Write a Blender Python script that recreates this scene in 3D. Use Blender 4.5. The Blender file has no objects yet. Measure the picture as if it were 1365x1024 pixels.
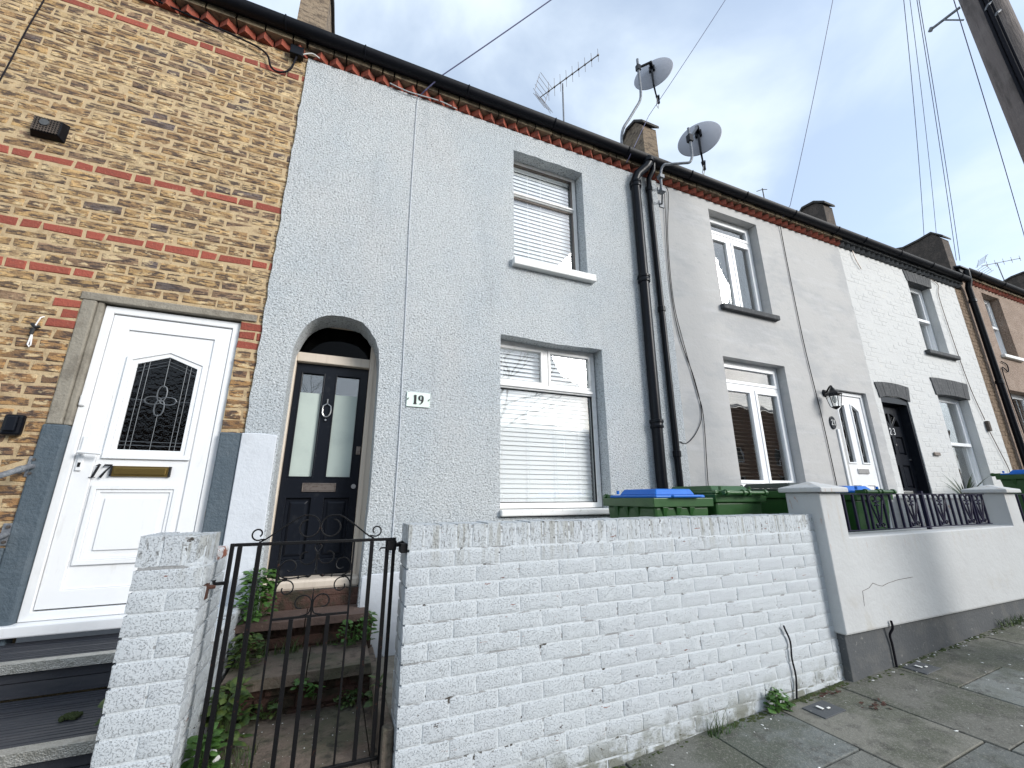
import bpy, bmesh, math, random
from mathutils import Vector, Matrix, noise
from mathutils.geometry import tessellate_polygon
R = random.Random(7)
PI = math.pi
sc = bpy.context.scene
COL = sc.collection

# ------------------------------------------------------------------ materials
def rgb(c): return (c[0], c[1], c[2], 1.0)

def mat(name, col, rough=.6, metal=0., layers=(), bumps=(), attr=False, spec=None, objc=False):
    """layers: (scale, (sx,sy,sz), lo, hi, colour, amount[, (zlo, zhi)])   bumps: (kind, scale, strength, dist)"""
    m = bpy.data.materials.new(name); m.use_nodes = True
    nt = m.node_tree; N = nt.nodes; L = nt.links
    bs = N['Principled BSDF']
    bs.inputs['Roughness'].default_value = rough; bs.inputs['Metallic'].default_value = metal
    if spec is not None: bs.inputs['Specular IOR Level'].default_value = spec
    if objc: pos = N.new('ShaderNodeTexCoord').outputs['Object']
    else: pos = N.new('ShaderNodeNewGeometry').outputs['Position']
    if attr:
        a = N.new('ShaderNodeVertexColor'); a.layer_name = 'bcol'; cur = a.outputs['Color']
    else:
        r = N.new('ShaderNodeRGB'); r.outputs[0].default_value = rgb(col); cur = r.outputs[0]
    for i, ly in enumerate(layers):
        s, sv, lo, hi, c, amt = ly[:6]
        mp = N.new('ShaderNodeVectorMath'); mp.operation = 'MULTIPLY_ADD'
        mp.inputs[1].default_value = sv; mp.inputs[2].default_value = (3.1*i, 1.7*i, 5.3*i)
        L.new(pos, mp.inputs[0])
        n = N.new('ShaderNodeTexNoise'); n.inputs['Scale'].default_value = s
        n.inputs['Detail'].default_value = 6; n.inputs['Roughness'].default_value = .62
        L.new(mp.outputs[0], n.inputs['Vector'])
        mr = N.new('ShaderNodeMapRange'); mr.interpolation_type = 'SMOOTHSTEP'
        mr.inputs['From Min'].default_value = lo; mr.inputs['From Max'].default_value = hi
        mr.inputs['To Max'].default_value = amt
        L.new(n.outputs['Fac'], mr.inputs['Value'])
        fac = mr.outputs[0]
        if len(ly) > 6:
            sp = N.new('ShaderNodeSeparateXYZ'); L.new(pos, sp.inputs[0])
            zz = sp.outputs['Z']
            if len(ly) > 7:      # ground slope
                sl = N.new('ShaderNodeMath'); sl.operation = 'MULTIPLY_ADD'; sl.inputs[1].default_value = -.056
                L.new(sp.outputs['X'], sl.inputs[0]); L.new(zz, sl.inputs[2]); zz = sl.outputs[0]
            zr = N.new('ShaderNodeMapRange'); zr.inputs['From Min'].default_value = ly[6][0]; zr.inputs['From Max'].default_value = ly[6][1]
            L.new(zz, zr.inputs['Value'])
            mu = N.new('ShaderNodeMath'); mu.operation = 'MULTIPLY'
            L.new(fac, mu.inputs[0]); L.new(zr.outputs[0], mu.inputs[1]); fac = mu.outputs[0]
        mx = N.new('ShaderNodeMix'); mx.data_type = 'RGBA'
        L.new(fac, mx.inputs['Factor']); L.new(cur, mx.inputs['A']); mx.inputs['B'].default_value = rgb(c)
        cur = mx.outputs['Result']
    nrm = None
    for k, s, st, d in bumps:
        if k == 'v':
            t = N.new('ShaderNodeTexVoronoi'); t.feature = 'SMOOTH_F1'; t.inputs['Smoothness'].default_value = .35
            out = 'Distance'
        else:
            t = N.new('ShaderNodeTexNoise'); t.inputs['Detail'].default_value = 5; t.inputs['Roughness'].default_value = .6; out = 'Fac'
        t.inputs['Scale'].default_value = s
        if k == 'w':
            mp = N.new('ShaderNodeVectorMath'); mp.operation = 'MULTIPLY'; mp.inputs[1].default_value = (1, 1, .08)
            L.new(pos, mp.inputs[0]); L.new(mp.outputs[0], t.inputs['Vector'])
        else: L.new(pos, t.inputs['Vector'])
        if k == 'p':      # pits
            pr_ = N.new('ShaderNodeMapRange'); pr_.interpolation_type = 'SMOOTHSTEP'
            for a_, b_ in (('From Min', .54), ('From Max', .64), ('To Min', 1.), ('To Max', 0.)): pr_.inputs[a_].default_value = b_
            L.new(t.outputs[out], pr_.inputs['Value'])
        b = N.new('ShaderNodeBump'); b.inputs['Strength'].default_value = st; b.inputs['Distance'].default_value = d
        L.new(pr_.outputs[0] if k == 'p' else t.outputs[out], b.inputs['Height'])
        if nrm: L.new(nrm, b.inputs['Normal'])
        nrm = b.outputs[0]
    if nrm: L.new(nrm, bs.inputs['Normal'])
    L.new(cur, bs.inputs['Base Color'])
    return m

def glass(name, tint=(.97, .98, .98), refl=1.0, wav=0., f0=.13):
    m = bpy.data.materials.new(name); m.use_nodes = True
    nt = m.node_tree; N = nt.nodes; L = nt.links; N.remove(N['Principled BSDF'])
    tr = N.new('ShaderNodeBsdfTransparent'); tr.inputs[0].default_value = rgb(tint)
    gl = N.new('ShaderNodeBsdfGlossy'); gl.inputs['Roughness'].default_value = .015; gl.inputs['Color'].default_value = (refl, refl, refl, 1)
    mx = N.new('ShaderNodeMixShader'); L.new(tr.outputs[0], mx.inputs[1]); L.new(gl.outputs[0], mx.inputs[2])
    t = N.new('ShaderNodeTexNoise'); t.inputs['Scale'].default_value = 2.2 if not wav else 45
    g = N.new('ShaderNodeNewGeometry'); L.new(g.outputs['Position'], t.inputs['Vector'])
    b = N.new('ShaderNodeBump'); b.inputs['Strength'].default_value = .12 if not wav else wav; b.inputs['Distance'].default_value = .02
    L.new(t.outputs['Fac'], b.inputs['Height']); L.new(b.outputs[0], gl.inputs['Normal'])
    def mth(op, a, c=None):       # Schlick reflectance, the same from both sides
        q = N.new('ShaderNodeMath'); q.operation = op
        for i, v in enumerate((a, c)):
            if v is None: continue
            if isinstance(v, float): q.inputs[i].default_value = v
            else: L.new(v, q.inputs[i])
        return q.outputs[0]
    dt = N.new('ShaderNodeVectorMath'); dt.operation = 'DOT_PRODUCT'; L.new(g.outputs['Normal'], dt.inputs[0]); L.new(g.outputs['Incoming'], dt.inputs[1])
    k5 = mth('POWER', mth('SUBTRACT', 1.0, mth('ABSOLUTE', dt.outputs['Value'])), 4.0)
    fac = mth('ADD', mth('MULTIPLY', k5, 1-f0), f0); L.new(fac, mx.inputs[0])
    L.new(mx.outputs[0], N['Material Output'].inputs[0])
    return m

U = (1, 1, 1)
M = {}
M['stock_brick'] = mat('stock_brick', (.3, .2, .1), .9, attr=True,
    layers=[(13, (.8, 1, 2.2), .45, .57, (.15, .09, .052), .68), (24, (.6, 1, 2.4), .48, .57, (.05, .036, .034), .85), (13, (.8, 1, 2), .54, .64, (.68, .53, .31), .75), (80, (.5, 1, 1.4), .57, .72, (.035, .027, .024), .7)],
    bumps=[('n', 60, .6, .012), ('n', 200, .4, .004)])
M['red_brick'] = mat('red_brick', (.4, .1, .06), .9, attr=True, layers=[(24, (.6, 1, 2.4), .55, .68, (.16, .06, .045), .6), (60, U, .6, .7, (.55, .3, .2), .5)], bumps=[('n', 60, .6, .012)])
M['mortar'] = mat('mortar', (.49, .37, .22), .95, layers=[(14, U, .46, .64, (.28, .195, .11), .65), (60, U, .6, .7, (.1, .07, .05), .6)], bumps=[('n', 120, .5, .006)])
M['dogtooth'] = mat('dogtooth', (.27, .062, .035), .9, layers=[(14, U, .45, .7, (.08, .035, .027), .75), (60, U, .55, .7, (.45, .2, .14), .4)], bumps=[('n', 90, .5, .006)])
M['cornice_brick'] = mat('cornice_brick', (.33, .26, .17), .95, layers=[(8, U, .45, .6, (.08, .065, .05), .8)], bumps=[('n', 70, .6, .01)])
M['dark_cornice'] = mat('dark_cornice', (.055, .058, .062), .85, layers=[(20, U, .5, .7, (.14, .14, .14), .6)], bumps=[('n', 90, .5, .006)])
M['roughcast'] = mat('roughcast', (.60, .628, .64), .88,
    layers=[(1.1, U, .42, .62, (.51, .56, .595), .6), (.8, (1, 1, .5), .5, .7, (.60, .605, .605), .6), (2.4, (2.2, 1, .22), .54, .7, (.45, .48, .50), .45), (60, (1, 1, 1.6), .535, .61, (.17, .185, .195), .82), (80, (1, 1, 1.5), .58, .66, (.86, .9, .92), .7)],  # fine dark specks paint in pit shade that the bumps leave faint
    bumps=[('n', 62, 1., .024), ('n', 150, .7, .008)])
M['smooth_render'] = mat('smooth_render', (.58, .61, .65), .85, layers=[(4, U, .5, .7, (.47, .49, .52), .6)], bumps=[('n', 45, .35, .008), ('n', 9, .35, .02)])
M['grey_render'] = mat('grey_render', (.45, .445, .435), .85,
    layers=[(1.6, (.7, 1, 1.5), .46, .62, (.37, .375, .38), .75), (5, (.35, 1, 2), .5, .7, (.5, .5, .5), .55), (14, (.5, 1, 1.4), .58, .75, (.33, .335, .34), .45)],
    bumps=[('n', 30, .25, .01), ('n', 5, .3, .02)])
M['grey_reveal'] = M['grey_render']
M['brown_roughcast'] = mat('brown_roughcast', (.33, .245, .19), .95, layers=[(60, U, .5, .66, (.13, .095, .075), .75), (3, U, .45, .65, (.4, .31, .25), .5)], bumps=[('v', 55, .9, .02)])
M['brown_brick'] = mat('brown_brick', (.2, .14, .09), .95, layers=[(12, (1, 1, 3), .45, .65, (.08, .055, .04), .8)], bumps=[('n', 60, .6, .012)])
M['white_brick'] = mat('white_brick', (.56, .565, .555), .8, layers=[(1.5, U, .45, .65, (.53, .535, .53), .6), (9, (1, 1, 3), .56, .74, (.62, .6, .55), .6), (70, U, .64, .74, (.35, .33, .3), .6)], bumps=[('n', 50, .4, .009), ('n', 9, .3, .02)])
M['wall_brick'] = mat('wall_brick', (.53, .565, .59), .82, attr=False,
    layers=[(140, (1, 1, 1.3), .57, .65, (.24, .26, .27), .6), (2.2, U, .45, .65, (.50, .53, .56), .6),
            (7, (3.4, 1, .28), .52, .64, (.27, .255, .2), .5, (1.0, 1.22)), (40, (2.2, 1, .6), .54, .64, (.1, .095, .08), .7, (1.07, 1.18)),
            (11, (1, 1, 4.5), .685, .71, (.2, .06, .03), .95), (15, (1, 1, 1.5), .63, .665, (.055, .04, .03), .9, (.85, .35)),
            (8, U, .42, .6, (.13, .13, .085), .8, (.15, 0.0), 1)],
    bumps=[('p', 140, .8, .005), ('n', 200, .3, .003), ('n', 12, .25, .012)])
M['wall_joint'] = mat('wall_joint', (.58, .615, .64), .85, layers=[(7, (.6, 1, 3), .56, .60, (.25, .25, .25), .85), (14, U, .64, .67, (.05, .04, .03), .95), (8, U, .42, .6, (.13, .13, .085), .8, (.15, 0.0), 1)], bumps=[('n', 70, .6, .01)])
M['garden_render'] = mat('garden_render', (.495, .505, .505), .85,
    layers=[(2.2, U, .45, .65, (.46, .465, .465), .6), (16, (2.5, 1, .35), .62, .7, (.36, .16, .06), .75, (1.0, 1.1)), (6, (3, 1, .2), .5, .7, (.45, .42, .37), .55, (.9, 1.1)), (5, U, .55, .7, (.42, .4, .35), .6, (.8, .45))],
    bumps=[('n', 26, .3, .01), ('n', 5, .35, .02)])
M['plinth_grey'] = mat('plinth_grey', (.075, .08, .085), .8, layers=[(5, U, .45, .65, (.12, .12, .115), .6), (30, U, .62, .7, (.3, .3, .28), .5)], bumps=[('n', 40, .4, .01)])
M['slate_paint'] = mat('slate_paint', (.072, .098, .12), .7, layers=[(6, U, .45, .7, (.1, .125, .145), .6), (120, U, .68, .72, (.5, .5, .5), .7)], bumps=[('n', 50, .6, .012), ('n', 10, .5, .02)])
M['concrete'] = mat('concrete', (.27, .245, .2), .92, layers=[(7, U, .45, .65, (.17, .15, .12), .8), (40, U, .5, .7, (.34, .31, .26), .4)], bumps=[('n', 60, .6, .012)])
M['upvc'] = mat('upvc', (.82, .83, .84), .3, layers=[(3, U, .5, .75, (.74, .75, .76), .6), (9, (2, 1, .5), .58, .72, (.62, .61, .58), .35)])
M['old_frame'] = mat('old_frame', (.8, .79, .77), .4, layers=[(8, U, .5, .7, (.5, .49, .45), .5)], bumps=[('n', 60, .15, .003)])
M['sill_paint'] = mat('sill_paint', (.78, .78, .76), .6, layers=[(20, U, .58, .7, (.5, .48, .43), .6)], bumps=[('n', 40, .3, .008)])
M['cream_timber'] = mat('cream_timber', (.62, .54, .45), .5, layers=[(12, (2, 1, .3), .5, .7, (.5, .43, .35), .5)], bumps=[('w', 80, .3, .004)])
M['black_gloss'] = mat('black_gloss', (.008, .010, .015), .3, spec=.18, layers=[(10, U, .55, .75, (.03, .032, .036), .6)], bumps=[('w', 70, .25, .003), ('n', 25, .15, .003)])
M['black_plastic'] = mat('black_plastic', (.004, .005, .008), .3, spec=.18, layers=[(25, U, .55, .75, (.03, .03, .033), .4)], bumps=[('n', 40, .15, .004)])
M['gutter_black'] = mat('gutter_black', (.005, .006, .010), .5, spec=.2, layers=[(9, (1, 2, 2), .55, .7, (.014, .015, .018), .6)], bumps=[('n', 30, .2, .006)])
M['peeling_coping'] = mat('peeling_coping', (.24, .085, .05), .9, layers=[(18, U, .46, .5, (.6, .61, .62), .9)], bumps=[('n', 60, .6, .01)])
M['iron'] = mat('iron', (.005, .005, .006), .45, spec=.25, layers=[(60, U, .62, .7, (.05, .02, .012), .8)], bumps=[('n', 200, .5, .003)])
M['blue_iron'] = mat('blue_iron', (.008, .007, .028), .4, spec=.3, layers=[(50, U, .6, .7, (.04, .02, .03), .6)], bumps=[('n', 150, .4, .003)])
M['rust'] = mat('rust', (.07, .03, .02), .9, bumps=[('n', 100, .6, .01)])
M['steel'] = mat('steel', (.5, .5, .5), .35, 1.)
M['tarnish'] = mat('tarnish', (.22, .19, .17), .45, .9, layers=[(40, U, .5, .7, (.1, .07, .06), .6)])
M['brass'] = mat('brass', (.3, .21, .07), .32, .9, layers=[(12, U, .5, .7, (.18, .13, .05), .5)])
M['galv'] = mat('galv', (.17, .18, .2), .55, .3, layers=[(30, U, .45, .65, (.33, .35, .36), .6)])
M['dish_grey'] = mat('dish_grey', (.33, .34, .38), .55, layers=[(14, U, .5, .7, (.3, .31, .34), .6)])
M['glass'] = glass('glass')
M['glass_dark'] = glass('glass_dark', (.3, .33, .33), 1, 0, .06)
M['glass_fan'] = glass('glass_fan', (.1, .1, .1), .25, 0, .03)
M['glass_wavy'] = glass('glass_wavy', (.1, .11, .13), .8, .22, .04)
M['frosted'] = mat('frosted', (.46, .53, .49), .4, layers=[(3, U, .45, .65, (.38, .44, .42), .6)], spec=.3)
M['blind_white'] = mat('blind_white', (.93, .94, .95), .4)
M['blind_dark'] = mat('blind_dark', (.1, .085, .07), .5)
M['room_dark'] = mat('room_dark', (.035, .033, .03), .9)
M['room_grey'] = mat('room_grey', (.14, .14, .13), .9)
M['net'] = mat('net', (.4, .43, .42), .8)
M['lead'] = mat('lead', (.13, .14, .15), .5, .5)
M['black'] = mat('black', (.006, .006, .007), .5)
M['white'] = mat('white', (.8, .8, .8), .5)
M['sign_green'] = mat('sign_green', (.74, .86, .78), .25)
M['green_plastic'] = mat('green_plastic', (.020, .075, .018), .38, layers=[(6, U, .45, .7, (.04, .105, .03), .6), (50, U, .6, .75, (.1, .12, .08), .4)], bumps=[('n', 120, .15, .003)], objc=True)
M['dark_lid'] = mat('dark_lid', (.03, .04, .035), .4, bumps=[('n', 30, .3, .01)], objc=True)
M['blue_plastic'] = mat('blue_plastic', (.012, .13, .50), .42, spec=.25, layers=[(8, U, .5, .7, (.02, .17, .55), .5)], bumps=[('n', 120, .15, .003)], objc=True)
M['decking'] = mat('decking', (.035, .038, .048), .55, layers=[(6, (.4, 3, 3), .45, .65, (.06, .06, .068), .7), (80, U, .66, .72, (.2, .2, .2), .5)], bumps=[('n', 60, .3, .006)])
M['alu'] = mat('alu', (.5, .49, .45), .45, .7, layers=[(40, U, .45, .65, (.3, .29, .25), .6)], bumps=[('v', 160, .6, .004)])
M['step_stone'] = mat('step_stone', (.17, .132, .105), .92, layers=[(4, U, .42, .62, (.075, .08, .048), .75), (14, U, .5, .68, (.03, .028, .022), .8), (3, U, .55, .7, (.2, .135, .105), .6), (110, U, .68, .72, (.45, .42, .38), .7)], bumps=[('n', 40, .7, .014), ('n', 8, .4, .02)])
M['step_red'] = mat('step_red', (.115, .075, .06), .9, layers=[(7, U, .45, .65, (.09, .06, .05), .8), (60, U, .62, .7, (.32, .25, .2), .6)], bumps=[('n', 40, .6, .012)])
M['riser_brick'] = mat('riser_brick', (.085, .045, .034), .95, layers=[(9, U, .45, .62, (.03, .03, .018), .85)], bumps=[('n', 50, .7, .016)])
M['slab'] = mat('slab', (.2, .2, .18), .9, attr=True,
    layers=[(2.6, U, .42, .60, (.06, .068, .042), .7), (11, U, .5, .66, (.055, .052, .045), .6), (70, U, .5, .68, (.26, .25, .22), .5), (230, U, .60, .68, (.4, .38, .34), .7), (45, U, .70, .73, (.02, .018, .015), .9)],
    bumps=[('n', 90, .55, .008), ('n', 260, .5, .004), ('n', 5, .3, .02)])
M['soil'] = mat('soil', (.045, .038, .026), .98, layers=[(20, U, .45, .6, (.05, .065, .02), .7)], bumps=[('n', 60, .8, .02)])
M['asphalt'] = mat('asphalt', (.05, .05, .052), .9, layers=[(80, U, .5, .7, (.1, .1, .1), .5)], bumps=[('n', 150, .5, .01)])
M['kerb'] = mat('kerb', (.3, .29, .27), .9, bumps=[('n', 80, .4, .01)])
M['slate'] = mat('slate', (.06, .062, .07), .7, layers=[(12, U, .45, .65, (.1, .1, .1), .6)], bumps=[('n', 20, .4, .02)])
M['parapet'] = mat('parapet', (.26, .2, .14), .95, layers=[(9, (1, 1, 2.5), .45, .62, (.1, .075, .055), .8), (30, U, .55, .7, (.4, .33, .25), .4)], bumps=[('n', 40, .7, .02)])
M['parapet_dark'] = mat('parapet_dark', (.075, .062, .052), .95, layers=[(9, U, .45, .65, (.14, .11, .09), .6)], bumps=[('n', 40, .6, .02)])
M['coping'] = mat('coping', (.07, .066, .06), .95, layers=[(14, U, .45, .65, (.15, .135, .11), .6)], bumps=[('n', 40, .7, .02)])
M['leaf_a'] = mat('leaf_a', (.065, .15, .026), .5, layers=[(30, U, .4, .62, (.03, .08, .014), .85), (70, U, .62, .7, (.2, .17, .05), .6)], objc=True)
M['leaf_b'] = mat('leaf_b', (.035, .07, .017), .55, layers=[(20, U, .45, .6, (.11, .15, .03), .6)], objc=True)
M['leaf_dark'] = mat('leaf_dark', (.03, .06, .03), .5, layers=[(20, U, .45, .6, (.12, .12, .05), .5)], objc=True)
M['moss'] = mat('moss', (.04, .055, .014), .98, bumps=[('n', 120, .9, .01)])
M['pole_wood'] = mat('pole_wood', (.16, .135, .125), .9, layers=[(14, (1, 1, .12), .45, .65, (.085, .072, .066), .85), (5, U, .5, .7, (.22, .19, .175), .5)], bumps=[('w', 45, .8, .015), ('n', 60, .3, .01)])
M['cable'] = mat('cable', (.008, .008, .012), .7, spec=.15)
M['wire'] = mat('wire', (.10, .10, .2), .6)
M['grey_cable'] = mat('grey_cable', (.45, .47, .48), .6)
M['bark'] = mat('bark', (.06, .05, .04), .95, bumps=[('n', 30, .6, .02)])
M['far_brick'] = mat('far_brick', (.2, .12, .08), .95, layers=[(4, U, .45, .65, (.12, .08, .06), .7)])
M['paper'] = mat('paper', (.75, .75, .72), .8)
M['lamp_glass'] = mat('lamp_glass', (.55, .55, .52), .15)

# ------------------------------------------------------------------ mesh builder
class MB:
    def __init__(s): s.v = []; s.f = []; s.mi = []; s.c = []; s.cur = 0; s.col = None
    def add(s, vs, fs):
        o = len(s.v); s.v += [tuple(p) for p in vs]
        for f in fs: s.f.append([i+o for i in f]); s.mi.append(s.cur); s.c.append(s.col)
        return s
    def box(s, x0, x1, y0, y1, z0, z1, mt=None):
        vs = [(x, y, z) for z in (z0, z1) for y in (y0, y1) for x in (x0, x1)]
        if mt is not None: vs = [mt @ Vector(p) for p in vs]
        return s.add(vs, [(0, 2, 3, 1), (4, 5, 7, 6), (0, 1, 5, 4), (2, 6, 7, 3), (0, 4, 6, 2), (1, 3, 7, 5)])
    def hexa(s, b, t): return s.add(list(b)+list(t), [(3, 2, 1, 0), (4, 5, 6, 7), (0, 1, 5, 4), (1, 2, 6, 5), (2, 3, 7, 6), (3, 0, 4, 7)])
    def tube(s, pts, r, n=8, r1=None):
        pts = [Vector(p) for p in pts]; m = len(pts); rings = []
        up = None
        for i, p in enumerate(pts):
            t = (pts[min(i+1, m-1)]-pts[max(i-1, 0)])
            if t.length < 1e-9: t = Vector((0, 0, 1))
            t.normalize()
            if up is None: up = t.orthogonal().normalized()
            else:
                up = up - t*up.dot(t)
                if up.length < 1e-6: up = t.orthogonal()
                up.normalize()
            b = t.cross(up)
            rr = (r[i] if isinstance(r, (list, tuple)) else (r if r1 is None else r+(r1-r)*i/(m-1)))
            rings.append([p+up*math.cos(2*PI*k/n)*rr+b*math.sin(2*PI*k/n)*rr for k in range(n)])
        vs = [q for g in rings for q in g]
        fs = [(i*n+k, i*n+(k+1) % n, (i+1)*n+(k+1) % n, (i+1)*n+k) for i in range(m-1) for k in range(n)]
        fs += [tuple(range(n))[::-1], tuple((m-1)*n+k for k in range(n))]
        return s.add(vs, fs)
    def lathe(s, prof, mt, n=24):
        vs = []
        for r, z in prof:
            for k in range(n): vs.append(mt @ Vector((r*math.cos(2*PI*k/n), r*math.sin(2*PI*k/n), z)))
        m = len(prof)
        fs = [(i*n+k, i*n+(k+1) % n, (i+1)*n+(k+1) % n, (i+1)*n+k) for i in range(m-1) for k in range(n)]
        return s.add(vs, fs)
    def plate(s, loops, fn, d0, d1):
        """polygon loops (outer, holes...) in 2-D; fn(u,v,d)->xyz; thickness d0..d1"""
        flat = [p for lp in loops for p in lp]
        tris = tessellate_polygon([[Vector((p[0], p[1], 0)) for p in lp] for lp in loops])
        n = len(flat)
        vs = [fn(p[0], p[1], d0) for p in flat]+[fn(p[0], p[1], d1) for p in flat]
        fs = [tuple(t) for t in tris]+[tuple(i+n for i in t)[::-1] for t in tris]
        o = 0
        for lp in loops:
            k = len(lp)
            for i in range(k):
                a, b = o+i, o+(i+1) % k
                fs.append((a, b, b+n, a+n))
            o += k
        return s.add(vs, fs)
    def build(s, name, mats, parent=None, smooth=False, bevel=0, origin=None, ang=35):
        me = bpy.data.meshes.new(name)
        o = Vector(origin) if origin is not None else (parent_origin(parent) if parent else Vector((0, 0, 0)))
        me.from_pydata([(p[0]-o.x, p[1]-o.y, p[2]-o.z) for p in s.v], [], s.f)
        if not isinstance(mats, (list, tuple)): mats = [mats]
        for k in mats: me.materials.append(M[k])
        for i, p in enumerate(me.polygons): p.material_index = s.mi[i]
        if any(c is not None for c in s.c):
            at = me.color_attributes.new('bcol', 'FLOAT_COLOR', 'CORNER')
            for i, p in enumerate(me.polygons):
                c = s.c[i] or (.5, .5, .5)
                for li in p.loop_indices: at.data[li].color = (c[0], c[1], c[2], 1)
        bm = bmesh.new(); bm.from_mesh(me)
        bmesh.ops.recalc_face_normals(bm, faces=bm.faces); bm.to_mesh(me); bm.free()
        if smooth: me.shade_smooth(); me.set_sharp_from_angle(angle=math.radians(ang))
        ob = bpy.data.objects.new(name, me); COL.objects.link(ob)
        if parent:
            ob.parent = parent
        if origin is not None and not parent: ob.location = o
        if bevel:
            b = ob.modifiers.new('bevel', 'BEVEL'); b.width = bevel; b.segments = 2; b.limit_method = 'ANGLE'; b.angle_limit = math.radians(40)
        return ob
def parent_origin(p):
    o = Vector((0, 0, 0))
    while p: o += Vector(p.location); p = p.parent
    return o
def thing(name, label, cat, loc=(0, 0, 0), group=None):
    o = bpy.data.objects.new(name, None); COL.objects.link(o); o.location = loc; o.empty_display_size = .2
    return tag(o, label, cat, group)
def tag(o, label, cat, group=None):
    o['label'] = label; o['category'] = cat
    if group: o['group'] = group
    return o
def struct(o, kind='structure'): o['kind'] = kind; return o
def copy_tree(o, parent=None):
    c = o.copy(); COL.objects.link(c); c.parent = parent
    for ch in list(o.children): copy_tree(ch, c)
    return c
def XZ(y): return lambda u, v, d: (u, y+d, v)
def rect(x0, x1, z0, z1): return [(x0, z0), (x1, z0), (x1, z1), (x0, z1)]
def spline(pts, n=8):
    P = [Vector(p) for p in pts]; out = []
    for i in range(len(P)-1):
        a, b, c, d = P[max(i-1, 0)], P[i], P[i+1], P[min(i+2, len(P)-1)]
        for k in range(n):
            t = k/n
            out.append(.5*((2*b)+(c-a)*t+(2*a-5*b+4*c-d)*t*t+(3*b-a-3*c+d)*t**3))
    out.append(P[-1]); return out

def bricks(mb, x0, x1, z0, z1, y, ch=.0767, st=.218, hd=.104, jt=.010, holes=(), colf=None, jit=.0025, proud=.007, depth=.03, seed=1, fn=None, phase=0., side=None):
    """Flemish bond of separate bricks on the plane y (facing -y)"""
    r = random.Random(seed); row = 0; z = z0
    per = st+hd+2*jt
    fn = fn or (lambda u, w, d: (u, d, w))
    while z < z1-.01:
        zt = min(z+ch-jt, z1)
        x = x0-per-((row % 2)*per/2)+phase; k = 0
        while x < x1:
            w = st if k % 2 == 0 else hd
            a, b = max(x, x0), min(x+w, x1)
            segs = [(a, b)] if b-a > .02 else []
            for (hx0, hx1, hz0, hz1) in holes:
                if zt > hz0+.02 and z < hz1-.02:
                    ns = []
                    for p, q in segs:
                        if q <= hx0 or p >= hx1: ns.append((p, q))
                        else:
                            if hx0-p > .02: ns.append((p, hx0))
                            if q-hx1 > .02: ns.append((hx1, q))
                    segs = ns
            for p, q in segs:
                mb.col = colf(r, row, .5*(p+q), z, k % 2) if colf else None
                if colf: mb.cur = 2 if len(mb.col) > 3 else 0; mb.col = mb.col[:3]
                J = lambda: r.uniform(-jit, jit)
                e = .005; yo = y+r.uniform(-.002, .002)
                o4 = [(p+J(), z+J()), (q+J(), z+J()), (q+J(), zt+J()), (p+J(), zt+J())]
                cx, cz = (p+q)/2, (z+zt)/2
                i4 = [(u+(e if u < cx else -e), w_+(e if w_ < cz else -e)) for u, w_ in o4]
                vs = [fn(u, w_, y+depth) for u, w_ in o4]+[fn(u, w_, yo+.004) for u, w_ in o4]+[fn(u, w_, yo+J()*.4) for u, w_ in i4]
                fs = [(8, 9, 10, 11)]
                for i in range(4):
                    j = (i+1) % 4
                    fs += [(4+i, 4+j, 8+j, 8+i), (i, j, 4+j, 4+i)]
                mb.add(vs, fs)
            x += w+jt; k += 1
        z += ch; row += 1
    mb.col = None

# ------------------------------------------------------------------ window helpers
def frame_loops(mb, x0, x1, z0, z1, w, y, d): mb.plate([rect(x0, x1, z0, z1), rect(x0+w, x1-w, z0+w, z1-w)[::-1]], XZ(y), 0, d)
def room(parent, x0, x1, z0, z1, y, depth=.6, m='room_dark'):
    mb = MB(); e = .02
    vs = [(x0-e, y, z0-e), (x1+e, y, z0-e), (x1+e, y, z1+e), (x0-e, y, z1+e), (x0-e, y+depth, z0-e), (x1+e, y+depth, z0-e), (x1+e, y+depth, z1+e), (x0-e, y+depth, z1+e)]
    mb.add(vs, [(4, 5, 6, 7), (0, 1, 5, 4), (2, 3, 7, 6), (1, 2, 6, 5), (3, 0, 4, 7)])
    return mb.build('room_lining', m, parent)
def blind(parent, x0, x1, z0, z1, y, pitch, m='blind_white', tilt=72, w=None, cords=(), lab=None):
    mb = MB(); w = w or pitch*1.04; a = math.radians(tilt); z = z1-.04; rr = random.Random(int(x0*100))
    mb.box(x0, x1, y-.02, y+.02, z1-.03, z1)
    while z > z0+.01:
        dz, dy = math.sin(a)*w/2, math.cos(a)*w/2; s1 = rr.uniform(-.0015, .0015); s2 = rr.uniform(-.0015, .0015)
        mb.hexa([(x0, y-dy, z-dz+s1), (x1, y-dy, z-dz+s2), (x1, y-dy+.0015, z-dz+s2+.001), (x0, y-dy+.0015, z-dz+s1+.001)],
                [(x0, y+dy, z+dz+s1), (x1, y+dy, z+dz+s2), (x1, y+dy+.0015, z+dz+s2+.001), (x0, y+dy+.0015, z+dz+s1+.001)])
        z -= pitch
    for cx in cords: mb.box(cx-.002, cx+.002, y-.026, y-.024, z0, z1)
    return mb.build('blind', m, parent)
def pane(parent, x0, x1, z0, z1, y, m='glass'):
    mb = MB(); mb.box(x0, x1, y, y+.004, z0, z1); return mb.build('pane', m, parent)

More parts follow.
